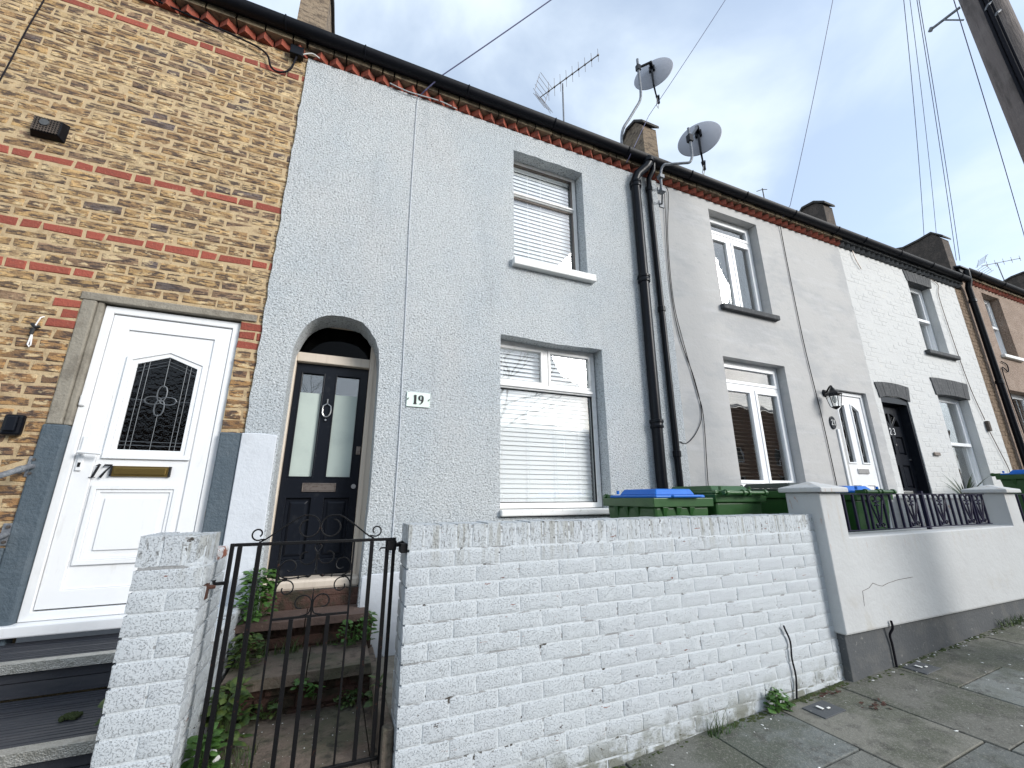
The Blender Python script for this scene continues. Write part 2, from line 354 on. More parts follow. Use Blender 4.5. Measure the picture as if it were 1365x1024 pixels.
def stroke(mb, pts, ws, y, d=.004):
    """ribbon of varying width in the x-z plane"""
    n = len(pts); Lr = []; Rr = []
    for i in range(n):
        a = Vector(pts[max(i-1, 0)]); b = Vector(pts[min(i+1, n-1)]); t = (b-a); t.normalize()
        nn = Vector((-t.y, t.x)); w = ws[i] if isinstance(ws, (list, tuple)) else ws
        p = Vector(pts[i]); Lr.append(p+nn*w/2); Rr.append(p-nn*w/2)
    vs = [(p.x, y, p.y) for p in Lr+Rr]+[(p.x, y-d, p.y) for p in Lr+Rr]; m = 2*n
    fs = []
    for i in range(n-1):
        fs += [(i, i+1, n+i+1, n+i), (m+i, m+n+i, m+n+i+1, m+i+1), (i, m+i, m+i+1, i+1), (n+i, n+i+1, m+n+i+1, m+n+i)]
    fs += [(0, n, m+n, m), (n-1, m+n-1, m+2*n-1, 2*n-1)]
    mb.add(vs, fs)
def digit(mb, ch, x, z, h, y, bold=1., slant=0., d=.004):
    w = h*.5
    def T(p): return (x+p[0]*w+slant*p[1]*h, z+p[1]*h)
    b = h*.2*bold; t = h*.05*bold
    if ch == '1':
        stroke(mb, [T((.5, .03)), T((.5, 1))], b, y, d); stroke(mb, [T((.12, .03)), T((.88, .03))], t*1.2, y-.0003, d); stroke(mb, [T((.15, .86)), T((.5, .98))], [t, t*2], y-.0006, d)
    elif ch == '9':
        pts = []; ws = []
        for k in range(25):
            a = math.radians(-70+k*360/24); pts.append(T((.5+.38*math.cos(a), .70+.27*math.sin(a)))); ws.append(t+(b*.95-t)*abs(math.cos(a))**1.5)
        stroke(mb, pts, ws, y, d)
        stroke(mb, [T((.86, .72)), T((.88, .5)), T((.78, .25)), T((.5, .05)), T((.2, .02))], [b*.9, b*.95, b*.75, t*1.6, t], y-.0004, d)
    elif ch == '7':
        stroke(mb, [T((.05, .93)), T((.95, .93))], b*.75, y, d); stroke(mb, [T((.92, .92)), T((.6, .55)), T((.35, .02))], [t*1.6, b*.6, b], y-.0004, d); stroke(mb, [T((.06, .95)), T((.06, .76))], t, y-.0008, d)
    elif ch == '2':
        stroke(mb, [T((.12, .74)), T((.25, .93)), T((.55, .99)), T((.85, .85)), T((.8, .62)), T((.4, .3)), T((.1, .06))], b*.7, y, d); stroke(mb, [T((.08, .05)), T((.95, .05))], b*.7, y-.0004, d)
    elif ch == '3':
        stroke(mb, [T((.12, .86)), T((.45, .99)), T((.82, .86)), T((.75, .62)), T((.42, .53)), T((.8, .45)), T((.88, .2)), T((.5, .02)), T((.1, .12))], b*.7, y, d)

def gutter(parent, x0, x1, z=5.655, y=-.127, r=.071):
    mb = MB(); n = 10; vs = []; fs = []
    for x in (x0, x1):
        for k in range(n+1):
            a = PI+PI*k/n; vs.append((x, y+r*math.cos(a), z+r*math.sin(a)))
        for k in range(n+1):
            a = 2*PI-PI*k/n; vs.append((x, y+(r-.006)*math.cos(a), z+(r-.006)*math.sin(a)))
    m = 2*n+2
    for k in range(m): fs.append((k, (k+1) % m, m+(k+1) % m, m+k))
    fs += [tuple(range(m)), tuple(range(m, 2*m))[::-1]]
    mb.add(vs, fs)
    xx = x0+.5
    while xx < x1-.1:     # union brackets
        mb.tube([(xx+dx, y+(r+.004)*math.cos(PI+PI*k/8), z+(r+.004)*math.sin(PI+PI*k/8)) for dx in (0,) for k in range(9)], .008, 5)
        xx += 1.05
    mb.box(x0, x1, -.058, -.03, z-.055, z+.07)          # fascia board behind
    return mb.build('gutter', 'gutter_black', parent, smooth=True)
def cornice(parent, x0, x1, z0=5.468, tooth='dogtooth', ledge='cornice_brick', phase=0):
    mb = MB(); p = .145; x = x0+phase; r = random.Random(int(x0*10)); h = .074
    while x < x1-.05:
        w = p-.008; a = r.uniform(-.006, .006); dz = r.uniform(-.003, .003)
        xa, xb = x+.004, min(x+w, x1); xm = (xa+xb)/2+a; dp = .062+r.uniform(-.006, .006)
        mb.hexa([(xa, .05, z0+dz), (xa, .0, z0+dz), (xm, -dp, z0+dz), (xb, .0, z0+dz)], [(xa, .05, z0+h+dz), (xa, .0, z0+h+dz), (xm, -dp, z0+h+dz), (xb, .0, z0+h+dz)])
        mb.add([(xb, 0, z0+dz), (xb, .05, z0+dz), (xb, .05, z0+h+dz), (xb, 0, z0+h+dz), (xa, .05, z0+dz), (xa, .05, z0+h+dz)], [(0, 1, 2, 3), (1, 4, 5, 2)])
        x += p
    mb.build('dogtooth_course', tooth, parent)
    mb = MB(); x = x0
    while x < x1-.02:
        w = r.choice((.104, .218)); mb.box(x+.004, min(x+w, x1), -.075+r.uniform(-.004, .004), .2, z0+h+.006, z0+h+.062); x += w+.01
    mb.box(x0, x1, -.055, .2, z0+h+.063, z0+.16)
    mb.build('ledge_course', ledge, parent)
def roof(parent, x0, x1, zb=5.74):
    mb = MB(); mb.hexa([(x0, -.1, zb), (x1, -.1, zb), (x1, 3.6, zb+1.45), (x0, 3.6, zb+1.45)], [(x0, -.1, zb+.03), (x1, -.1, zb+.03), (x1, 3.6, zb+1.48), (x0, 3.6, zb+1.48)])
    mb.box(x0+.01, x1-.01, 3.62, 3.9, .5, zb+1.4)
    return mb.build('roof', 'slate', parent)
def party_wall(x0, x1, prof, mats, label, zb=5.5, cop=.045):
    """prof: list of (y, ztop)"""
    t = thing('party_wall', label, 'parapet', ((x0+x1)/2, prof[0][0], zb), 'party wall parapets between the roofs')
    mb = MB(); lp = [(prof[0][0], zb)]+[(prof[-1][0], zb)]+[(a, b) for a, b in reversed(prof)]
    mb.plate([lp], lambda u, v, d: (d, u, v), x0, x1); mb.build('brickwork', mats[0], t)
    mb = MB(); up = [(a-(.04 if i == 0 else 0), b+cop) for i, (a, b) in enumerate(prof)]; lo = [(a-(.04 if i == 0 else 0), b+.001) for i, (a, b) in enumerate(prof)]
    mb.plate([lo+up[::-1]], lambda u, v, d: (d, u, v), x0-.03, x1+.03); mb.build('coping', mats[1], t, bevel=.008)
    return t

# ================================================================== HOUSE 17 (yellow stock brick)
def stock(r, row, x, z, hd):
    v = r.random()
    if v < .40: c = (.50, .325, .145)
    elif v < .64: c = (.39, .245, .115)
    elif v < .82: c = (.58, .42, .225)
    elif v < .96: c = (.29, .19, .115)
    else: c = (.15, .12, .11)
    if z < 2.5: c = (c[0]*.86, c[1]*.76, c[2]*.7)
    k = r.uniform(.7, 1.08); return tuple(min(1, a*k) for a in c)
Z17 = 1.12; CH = .0767
def course17(z): return round((z-Z17)/CH)
RED = {course17(5.17), course17(3.70), course17(3.16)}
REDL = course17(2.87)
def col17(r, row, x, z, hd):
    c = stock(r, row, x, z, hd); k = r.uniform(.8, 1.15)
    red = (.29*k, .07*k, .045*k, 1)
    if row in RED: return red
    if row == REDL and x < -1.72: return red
    if 2.5 < z < 2.68 and (x > -.8 or -1.86 < x < -1.72): return red
    return c
h17 = thing('terraced_house', 'yellow stock brick terraced house with red brick bands and a white door, number 17', 'house', (-1.9, 0, 0))
mb = MB(); mb.cur = 1
mb.plate([[(-6.6, .3), (-.655, .3), (-.655, 5.47), (-6.6, 5.47)], [(-1.72, .4), (-1.72, 2.73), (-.80, 2.73), (-.80, .4)]], XZ(.0035), 0, .3)
mb.cur = 0
bricks(mb, -2.9, -.657, Z17, 5.46, 0, CH, .210, .098, .0165, holes=[(-1.735, -.80, 0, 2.775)], colf=col17, seed=3, jit=.006)
bricks(mb, -6.6, -2.9, Z17, 5.46, 0, CH, .210, .098, .0165, colf=col17, seed=4, jit=.006)
mb.build('brick_wall', ['stock_brick', 'mortar', 'red_brick'], h17)
mb = MB()   # concrete lintel and jamb
mb.box(-1.745, -.70, -.012, .1, 2.725, 2.782); mb.build('lintel', 'concrete', h17, bevel=.006)
mb = MB(); mb.box(-1.73, -1.655, -.012, .06, 1.86, 2.724); mb.box(-1.654, -1.62, .004, .06, 1.86, 2.724); mb.build('door_surround', 'concrete', h17, bevel=.008)
mb = MB()
mb.box(-1.74, -1.62, -.016, .06, .5, 1.859); mb.box(-6.6, -1.741, -.016, .02, .3, 1.13); mb.box(-.80, -.66, -.018, .06, .5, 1.86)
mb.build('painted_plinth', 'slate_paint', h17, bevel=.01)
gutter(h17, -6.6, -.66); cornice(h17, -6.6, -.66); roof(h17, -6.6, -.66)
fr = MB(); frame_loops(fr, -1.617, -.803, .718, 2.713, .05, .03, .06); frame = fr.build('door_frame', 'upvc', h17, bevel=.005)
mb = MB(); mb.plate([[(-1.69, .655), (-.77, .655), (-.77, .716), (-1.69, .716)]], XZ(-.05), 0, .12); mb.build('sill', 'upvc', frame, bevel=.008)
# door leaf
mb = MB()
frame_loops(mb, -1.563, -.857, .776, 2.655, .098, .040, .05)
mb.plate([rect(-1.4645, -.9555, .8745, 2.5565), [(-1.373, 1.72), (-1.373, 2.315), (-1.2, 2.385), (-1.025, 2.315), (-1.025, 1.72)]], XZ(.052), 0, .03)
# moulding round the window
def houseshape(o): return [(-1.373-o, 1.72-o), (-1.025+o, 1.72-o), (-1.025+o, 2.315+o*.85), (-1.199, 2.385+o), (-1.373-o, 2.315+o*.85)]
mb.plate([houseshape(.062), houseshape(.03)[::-1]], XZ(.036), 0, .017); mb.plate([houseshape(.0295), houseshape(0)[::-1]], XZ(.044), 0, .012)
frame_loops(mb, -1.447, -.985, 1.01, 1.49, .028, .036, .017); frame_loops(mb, -1.4185, -1.0135, 1.0385, 1.4615, .02, .044, .009)
mb.plate([rect(-1.365, -1.067, 1.092, 1.408)], XZ(.042), 0, .011)
leaf = mb.build('door', 'upvc', h17, bevel=.003)
mb = MB(); mb.plate([houseshape(.004)], XZ(.056), 0, .004); mb.build('door_pane', 'glass_wavy', leaf)
mb = MB()
gx0, gx1, gz0 = -1.373, -1.025, 1.72
def gtop(x): return 2.385-abs(x+1.199)*.40
lead = lambda a, b, r=.002: mb.tube([(a[0], .053, a[1]), (b[0], .053, b[1])], r, 5)
for dx in (.038, .066):
    lead((gx0+dx, gz0), (gx0+dx, gtop(gx0+dx))); lead((gx1-dx, gz0), (gx1-dx, gtop(gx1-dx)))
for dz in (.03, .055):
    lead((gx0, gz0+dz), (gx1, gz0+dz)); lead((gx0, gtop(gx0)-dz), (-1.199, gtop(-1.199)-dz)); lead((gx1, gtop(gx1)-dz), (-1.199, gtop(-1.199)-dz))
cx, cz = -1.199, 2.065
lead((cx, gz0), (cx, cz-.098)); lead((cx, cz+.098), (cx, gtop(cx))); lead((gx0, cz), (cx-.078, cz)); lead((cx+.078, cz), (gx1, cz))
for sx, sz in ((1, 0), (-1, 0), (0, 1), (0, -1)):
    q = []
    for k in range(13):
        a = 2*PI*k/12; rr = .041*(1+.18*math.cos(2*a)); px_, pz_ = rr*math.cos(a), .8*rr*math.sin(a)
        u = .043+px_; v = pz_
        q.append((cx+(sx*u-sz*v), .052, cz+(sz*u*1.2+sx*v)))
    mb.tube(q, .0046, 5)
mb.build('leading', 'lead', leaf, smooth=True)
for a in (-1.372, -1.062): mb = MB(); mb.box(a, a+.01, .030, .050, 1.545, 1.612); mb.build('letter_plate_end', 'black', leaf)
mb = MB(); mb.plate([rect(-1.365, -1.06, 1.545, 1.612)], XZ(.036), 0, .016); mb.box(-1.35, -1.075, .028, .036, 1.556, 1.60); mb.build('letter_plate', 'brass', leaf, bevel=.003)
mb = MB(); digit(mb, '1', -1.478, 1.533, .088, .038, .75, .28); digit(mb, '7', -1.432, 1.533, .088, .0375, .85, .28); mb.build('house_number', 'black', leaf)
mb = MB(); mb.box(-1.548, -1.515, .028, .04, 1.575, 1.80); mb.build('handle_plate', 'upvc', leaf, bevel=.008)
mb = MB(); mb.tube([(-1.532, .03, 1.685), (-1.532, -.012, 1.69), (-1.50, -.018, 1.69), (-1.42, -.014, 1.684)], [.011, .011, .012, .009], 8); mb.build('handle', 'upvc', leaf, smooth=True)
mb = MB(); mb.box(-1.539, -1.525, .026, .029, 1.60, 1.628); mb.build('keyhole', 'black', leaf)
mb = MB(); mb.box(-1.613, -1.577, .012, .032, 1.99, 2.065); mb.build('doorbell', 'white', frame, bevel=.01)
room(h17, -1.45, -.95, 1.6, 2.5, .09, .5)

# ================================================================== HOUSE 19 (pale blue-grey roughcast)
h19 = thing('terraced_house', 'pale blue-grey roughcast terraced house with arched porch and black door, number 19', 'house', (1.4, 0, 0))
FY = -.018
rj = random.Random(5)
left = [(-.655+rj.uniform(-.006, .006), 5.46-k*.09) for k in range(1, 57)]
outer = [(-.655, .3), (3.535, .3), (3.535, 5.462), (-.65, 5.462)]+left
ax0, ax1, asp, aap = -.425, .238, 2.42, 2.875
arch = [(ax0+.02, .5), (ax0, 1.5)]
for k in range(25):
    a = PI-PI*k/24; r_ = noise.noise(Vector((k*.7, 3, 1)))*.012
    arch.append(((ax0+ax1)/2+(ax1-ax0)/2*math.copysign(abs(math.cos(a))**.78, math.cos(a))+r_, asp+(aap-asp)*math.sin(a)**.9+r_*.6))
arch += [(ax1+.012, 1.5), (ax1-.01, .5)]
def jag(x0, x1, z0, z1, s, sag=.0):
    r = random.Random(s); n = 14
    p = [(x0, z0)]+[(x0+r.uniform(-.003, .003), z0+(z1-z0)*k/n) for k in range(1, n)]
    p += [(x0+(x1-x0)*k/n, z1+r.uniform(-.005, .005)-sag*math.sin(PI*k/n)) for k in range(n+1)]
    p += [(x1+r.uniform(-.003, .003), z1-(z1-z0)*k/n) for k in range(1, n)]+[(x1, z0)]
    return p
w1 = (1.475, 2.372, 3.795, 5.195); w2 = (1.33, 2.495, 1.235, 2.935)
mb = MB()
mb.plate([outer, arch, jag(*w1, 1), jag(*w2, 2, .012)], XZ(FY), 0, .27)
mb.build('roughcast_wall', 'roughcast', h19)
mb = MB(); mb.plate([[(-.664, .3), (-.415, .3), (-.43, 1.0), (-.437, 1.5), (-.44, 1.853), (-.56, 1.862), (-.664, 1.858)]], XZ(FY-.014), 0, .2)
mb.plate([[(.238, .3), (.60, .3), (.60, .86), (.30, .855), (.242, .84)]], XZ(FY-.008), 0, .02)
mb.build('smooth_quoin', 'smooth_render', h19, bevel=.012)
gutter(h19, -.66, 3.53); cornice(h19, -.66, 3.53, phase=.04); roof(h19, -.66, 3.53)
# door
mb = MB()
mb.box(-.53, -.412, .235, .32, .74, 2.9); mb.box(.172, .33, .235, .32, .74, 2.9); mb.box(-.4115, .1715, .24, .32, 2.525, 2.605); mb.box(-.5, .3, .242, .31, 2.88, 2.98)
fr = mb.build('door_frame', 'cream_timber', h19, bevel=.006)
mb = MB(); mb.box(-.44, -.432, .228, .236, .74, 2.9); mb.box(.2, .208, .228, .236, .74, 2.9); mb.build('frame_bead', 'cream_timber', fr)
mb = MB(); mb.box(-.45, .235, .12, .33, .755, .828); mb.build('sill', 'cream_timber', fr, bevel=.02)
mb = MB(); mb.box(-.44, .225, .14, .16, .705, .754); mb.build('weather_strip', 'sill_paint', fr)
for k in range(14):
    mb = MB(); mb.tube([(-.38+k*.042, .136, .725+.006*(k % 3)), (-.38+k*.042, .145, .725+.006*(k % 3))], .007, 8); mb.build('strip_hole', 'black', fr)
mb = MB(); mb.box(-.4115, .1715, .30, .31, 2.606, 2.879); fan = mb.build('fanlight', 'glass_fan', h19)
mb = MB()
Lx, P1, P2, Rx, zb_, zt_ = -.41, (-.363, -.188), (-.091, .103), .17, .832, 2.522
mb.plate([rect(Lx, Rx, zb_, zt_), rect(P1[0], P1[1], 1.567, 2.442)[::-1], rect(P2[0], P2[1], 1.567, 2.442)[::-1], rect(-.355, -.176, .945, 1.405)[::-1], rect(-.08, .112, .945, 1.405)[::-1]], XZ(.292), 0, .035)
for a, b in ((-.355, -.176), (-.08, .112)):
    mb.plate([rect(a, b, .945, 1.405)], XZ(.315), 0, .006)
    a2, b2 = a+.022, b-.022
    mb.hexa([(a2, .315, .967), (b2, .315, .967), (b2, .315, 1.383), (a2, .315, 1.383)], [(a2+.02, .302, .987), (b2-.02, .302, .987), (b2-.02, .302, 1.363), (a2+.02, .302, 1.363)])
for a, b in (P1, P2): frame_loops(mb, a-.006, b+.006, 1.561, 2.448, .012, .288, .008)
door = mb.build('door', 'black_gloss', h19, bevel=.003)
for a, b in (P1, P2):
    mb = MB(); mb.box(a, b, .312, .316, 1.567, 2.27); mb.build('frosted_pane', 'frosted', door)
    mb = MB(); mb.box(a, b, .312, .316, 2.27, 2.442); mb.build('clear_pane', 'glass', door)
mb = MB(); frame_loops(mb, -.252, -.002, 1.452, 1.522, .008, .284, .01); mb.box(-.243, -.011, .288, .295, 1.461, 1.513); mb.build('letter_plate', 'tarnish', door, bevel=.002)
mb = MB(); mb.tube([(.134, .295, 1.497), (.134, .282, 1.497)], .019, 16); mb.build('lock', 'steel', door, smooth=True)
mb = MB(); mb.box(.128, .162, .284, .295, 1.76, 1.83); mb.build('keyhole', 'tarnish', door, bevel=.003)
mb = MB(); cx, cz = -.138, 2.10
mb.tube([(cx-.028+.0*k, .27, cz+.03) if k == 0 else (cx+.034*math.cos(PI-.0+PI*k/12*1.0+0), .27, cz+.02+.055*math.sin(PI+PI*k/12)) for k in range(13)], .0055, 8)
mb.tube([(cx-.034, .27, cz+.02), (cx-.03, .275, cz+.06), (cx, .28, cz+.082), (cx+.03, .275, cz+.06), (cx+.034, .27, cz+.02)], .005, 8)
mb.tube([(cx, .29, cz+.085), (cx, .275, cz+.085), (cx, .275, cz+.12)], .006, 8); mb.tube([(cx, .29, cz-.06), (cx, .272, cz-.06)], .008, 8)
mb.build('knocker', 'steel', door, smooth=True)
room(h19, -.5, .3, .8, 2.95, .34, .8)
# first-floor window
x0, x1, z0, z1 = w1
mb = MB(); frame_loops(mb, x0-.03, x1-.012, z0+.0, z1+.01, .045, .125, .06); mb.box(x0+.0151, x1-.0571, .115, .17, 4.705, 4.76); mb.box(x0+.02, x1-.06, .10, .125, 4.72, 4.745)
win = mb.build('window', 'old_frame', h19, bevel=.004)
mb = MB(); frame_loops(mb, x0+.0155, x1-.0575, z0+.0455, 4.7045, .014, .135, .03); frame_loops(mb, x0+.0155, x1-.0575, 4.7605, z1-.0355, .014, .135, .03); mb.build('glazing_bar', 'tarnish', win)
pane(win, x0+.02, x1-.06, z0+.05, 4.70, .15); pane(win, x0+.02, x1-.06, 4.765, z1-.04, .15)
blind(win, x0+.02, x1-.085, z0+.05, z1-.03, .185, .050, cords=(x0+.25, x0+.42))
mb = MB(); mb.box(1.452, 2.442, -.085, .124, 3.705, 3.79); mb.build('sill', 'sill_paint', win, bevel=.01)
room(h19, x0, x1, z0, z1, .30)
# ground-floor window
x0, x1, z0, z1 = w2
mb = MB(); frame_loops(mb, x0-.03, x1-.012, z0+.07, z1-.0, .05, .125, .06); mb.box(x0+.0201, x1-.0621, .11, .17, 2.44, 2.50); mb.box(x0+.02, x1-.062, .092, .125, 2.456, 2.482); mb.box(1.855, 1.91, .118, .17, 2.5001, 2.8849)
win = mb.build('window', 'old_frame', h19, bevel=.004)
for a, b in ((x0+.021, 1.8545), (1.9105, x1-.0625)):
    mb = MB(); frame_loops(mb, a, b, 2.501, 2.884, .028, .112, .04); mb.build('sash', 'old_frame', win, bevel=.003)
    pane(win, a+.025, b-.025, 2.525, 2.86, .14)
pane(win, x0+.02, x1-.06, z0+.12, 2.44, .145)
mb = MB(); frame_loops(mb, x0+.0205, x1-.0625, z0+.1205, 2.4395, .008, .135, .02); mb.build('gasket', 'black', win)
blind(win, x0+.04, x1-.085, z0+.12, 2.44, .185, .0445, tilt=76, cords=(1.42, 1.70, 2.0, 2.28))
blind(win, x0+.04, x1-.085, 2.50, 2.875, .185, .044, tilt=58, cords=(1.42, 2.28))
mb = MB(); mb.box(x0-.0, x1+.01, -.06, .124, 1.245, 1.30); mb.build('sill', 'sill_paint', win, bevel=.01)
room(h19, x0, x1, z0, z1, .30)

# ================================================================== HOUSE 21 (flat grey render)
h21 = thing('terraced_house', 'smooth pale grey rendered terraced house with white casement windows and white door', 'house', (5.5, 0, 0))
a1 = (4.46, 5.42, 3.84, 5.33); a2 = (4.32, 5.46, 1.50, 3.11); ad = (6.415, 7.20, .55, 2.89)
mb = MB(); mb.plate([[(3.536, .3), (7.415, .3), (7.415, 5.462), (3.536, 5.462)], rect(*a1)[::-1], rect(*a2)[::-1], rect(*ad)[::-1]], XZ(0), 0, .27)
mb.build('rendered_wall', 'grey_render', h21)
gutter(h21, 3.53, 7.42); cornice(h21, 3.53, 7.42, phase=.02); roof(h21, 3.53, 7.42)
def casement(par, box, ztr, xm, yf, split=True, blindk=None, opens=True):
    x0, x1, z0, z1 = box; w = .055
    mb = MB(); frame_loops(mb, x0-.02, x1-.01, z0+.0, z1+.0, w, yf, .06); mb.box(x0+w-.0199, x1-w-.0101, yf-.004, yf+.055, ztr-.03, ztr+.03); mb.box(xm-.03, xm+.03, yf-.003, yf+.055, z0+w+.0001, ztr-.0301)
    win = mb.build('window', 'upvc', par, bevel=.004)
    a, b = x0-.02+w, x1-.01-w
    for q in ((a, xm-.03, z0+w, ztr-.03), (xm+.03, b, z0+w, ztr-.03), (a, b, ztr+.03, z1-w)):
        mb = MB(); frame_loops(mb, q[0]+.001, q[1]-.001, q[2]+.001, q[3]-.001, .042, yf-.012, .05); mb.build('sash', 'upvc', win, bevel=.004)
        pane(win, q[0]+.042, q[1]-.042, q[2]+.042, q[3]-.042, yf+.015)
    return win
win = casement(h21, a1, 5.02, 4.93, .125)
mb = MB(); mb.box(4.41, 5.48, -.06, .1, 3.765, 3.838); mb.build('sill', 'dark_cornice', win, bevel=.012)
room(h21, *a1, .28, .8)
win = casement(h21, a2, 2.775, 4.91, .115)
blind(win, a2[0]+.04, a2[1]-.07, 1.56, 2.74, .22, .05, 'blind_dark', 20)
mb = MB(); mb.box(4.29, 5.49, -.03, .1, 1.43, 1.499); mb.build('sill', 'upvc', win, bevel=.01)
room(h21, *a2, .28, .8)
mb = MB(); frame_loops(mb, 6.43, 7.19, .56, 2.88, .05, .05, .06); frd = mb.build('door_frame', 'upvc', h21, bevel=.004)
mb = MB(); mb.box(6.30, 6.345, -.02, -.001, .6, 2.30); mb.build('conduit', 'upvc', frd, bevel=.004)
lx0, lx1 = 6.487, 7.133
g1 = [(6.60, 1.86), (6.70, 1.86), (6.70, 2.62), (6.60, 2.72)]; g2 = [(6.88, 1.86), (6.98, 1.86), (6.98, 2.72), (6.88, 2.62)]
g1 = [(6.55, 1.865), (6.695, 1.865), (6.695, 2.685), (6.66, 2.68), (6.55, 2.60)]; g2 = [(6.87, 1.865), (7.015, 1.865), (7.015, 2.61), (6.90, 2.685), (6.87, 2.69)]
mb = MB(); mb.plate([rect(lx0, lx1, .617, 2.822), g1[::-1], g2[::-1], rect(6.54, 6.715, .95, 1.55)[::-1], rect(6.86, 7.035, .95, 1.55)[::-1]], XZ(.065), 0, .04)
for q, s in ((g1, .02), (g2, .02)):
    cx = sum(p[0] for p in q)/len(q); cz = sum(p[1] for p in q)/len(q)
    big = [(p[0]+(s if p[0] > cx else -s if p[0] < cx-.01 else 0), p[1]+(s if p[1] > cz else -s)) for p in q]
    mb.plate([big, q[::-1]], XZ(.052), 0, .014)
for a, b in ((6.54, 6.715), (6.86, 7.035)): mb.plate([rect(a, b, .95, 1.55)], XZ(.08), 0, .01); mb.plate([rect(a+.03, b-.03, .98, 1.52)], XZ(.07), 0, .011)
dr = mb.build('door', 'upvc', h21, bevel=.003)
for q in (g1, g2):
    mb = MB(); mb.plate([q], XZ(.085), 0, .004); mb.build('door_pane', 'glass_dark', dr)
    mb = MB(); cx = (q[0][0]+q[1][0])/2
    for s in (-1, 1): mb.tube(spline([(cx, .082, 1.95), (cx+s*.03, .082, 2.05), (cx, .082, 2.15), (cx-s*.035, .082, 2.26), (cx, .082, 2.4), (cx+s*.03, .082, 2.48), (cx, .082, 2.6)], 4), .004, 4)
    mb.build('leading', 'lead', dr)
mb = MB(); mb.box(6.70, 6.94, .048, .066, 1.71, 1.78); mb.build('letter_plate', 'steel', dr, bevel=.004)
room(h21, 6.5, 7.1, .7, 2.8, .13, .6)

# ================================================================== HOUSE 23 (white painted brick)
h23 = thing('terraced_house', 'white painted brick terraced house with dark grey lintels and black door, number 23', 'house', (9.3, 0, 0))
b1 = (9.36, 10.12, 3.87, 5.25); b2 = (9.27, 10.29, 1.35, 3.10); bd = (7.56, 8.31, .55, 2.90)
mb = MB(); mb.cur = 1
mb.plate([[(7.416, .3), (11.13, .3), (11.13, 5.462), (7.416, 5.462)], rect(*b1)[::-1], rect(*b2)[::-1], rect(*bd)[::-1]], XZ(.0012), 0, .26); mb.cur = 0
bricks(mb, 7.42, 11.13, .85, 5.46, 0, .0767, .218, .104, .006, holes=[b1, b2, bd], jit=.0012, seed=9)
mb.build('painted_brick_wall', ['white_brick', 'white_brick'], h23)
gutter(h23, 7.42, 11.40); cornice(h23, 7.42, 11.35, tooth='dark_cornice', ledge='dark_cornice'); roof(h23, 7.42, 11.35)
def soldier(par, x0, x1, z0, z1, rise):
    mb = MB(); n = int((x1-x0)/.075); r = random.Random(int(x0*10)); cx = (x0+x1)/2; hw = (x1-x0)/2
    for k in range(n):
        a = x0+(x1-x0)*k/n+.002; b = x0+(x1-x0)*(k+1)/n-.002; s = .06
        za = z0+rise*(1-((a-cx)/hw)**2); zb = z0+rise*(1-((b-cx)/hw)**2); zc = z1+rise*.6*(1-((a-cx)/hw)**2); zd = z1+rise*.6*(1-((b-cx)/hw)**2)
        y = -.014+r.uniform(-.003, .003); sh = .05
        a1_ = a+sh*(a-cx)/hw; b1_ = b+sh*(b-cx)/hw
        mb.hexa([(a, y, za), (b, y, zb), (b, .25, zb), (a, .25, za)], [(a1_, y, zc), (b1_, y, zd), (b1_, .25, zd), (a1_, .25, zc)])
    return mb.build('lintel', 'dark_cornice', par)
soldier(h23, 7.53, 8.35, 2.86, 3.10, .05); soldier(h23, 9.22, 10.34, 3.06, 3.36, .03); soldier(h23, 9.34, 10.16, 5.24, 5.455, .005)
def sash_window(par, box, yf, zm, m='net'):
    x0, x1, z0, z1 = box
    mb = MB(); frame_loops(mb, x0-.02, x1-.02, z0, z1, .05, yf, .09); win = mb.build('window', 'upvc', par, bevel=.004)
    a, b = x0+.03, x1-.07
    for q0, q1, yy in ((z0+.05, zm+.02, yf+.045), (zm-.02, z1-.05, yf+.01)):
        mb = MB(); frame_loops(mb, a+.001, b-.001, q0+.001, q1-.001, .045, yy, .035); mb.build('sash', 'upvc', win, bevel=.004)
        pane(win, a+.045, b-.045, q0+.045, q1-.045, yy+.015)
    mb = MB(); mb.box(a, b, yf-.015, yf+.01, zm-.03, zm+.025); mb.build('meeting_rail', 'upvc', win, bevel=.004)
    return win
win = sash_window(h23, b1, .12, 4.56)
mb = MB(); mb.box(9.27, 10.30, -.07, .12, 3.80, 3.869); mb.build('sill', 'dark_cornice', win, bevel=.012)
room(h23, *b1, .27, .5, 'room_grey')
win = sash_window(h23, b2, .12, 2.26)
mb = MB(); mb.box(9.22, 10.34, -.07, .12, 1.27, 1.349); mb.build('sill', 'sill_paint', win, bevel=.012)
mb = MB()
for k in range(16): mb.box(9.62, 9.9, .30+.001*k, .305, 1.5+k*.09, 1.55+k*.09)
mb.build('shutter', 'blind_white', win)
room(h23, *b2, .27, .5, 'room_grey')
mb = MB(); mb.plate([rect(bd[0]-.01, bd[1]+.01, .56, 2.93), rect(bd[0]+.035, bd[1]-.045, .5601, 2.80)[::-1]], XZ(.012), 0, .158); mb.build('door_frame', 'black_gloss', h23, bevel=.006)
mb = MB(); dx0, dx1 = 7.597, 8.263; cx = (dx0+dx1)/2
pan = []
for za, zb in ((2.02, 2.30), (1.52, 1.86), (1.08, 1.36), (.72, .98)):
    for a, b in ((dx0+.09, cx-.045), (cx+.045, dx1-.09)): pan.append((a, b, za, zb))
half = []
for k in range(4):     # fan of four glass petals
    a0 = PI*(k+.12)/4; a1r = PI*(k+.88)/4; c = (cx, 2.44)
    half.append([(c[0]+.06*math.cos((a0+a1r)/2), c[1]+.05*math.sin((a0+a1r)/2))]+[(c[0]+.235*math.cos(a0+(a1r-a0)*j/5), c[1]+.225*math.sin(a0+(a1r-a0)*j/5)) for j in range(6)])
mb.plate([rect(dx0, dx1, .57, 2.798)]+[rect(*p)[::-1] for p in pan]+[h[::-1] for h in half], XZ(.125), 0, .035)
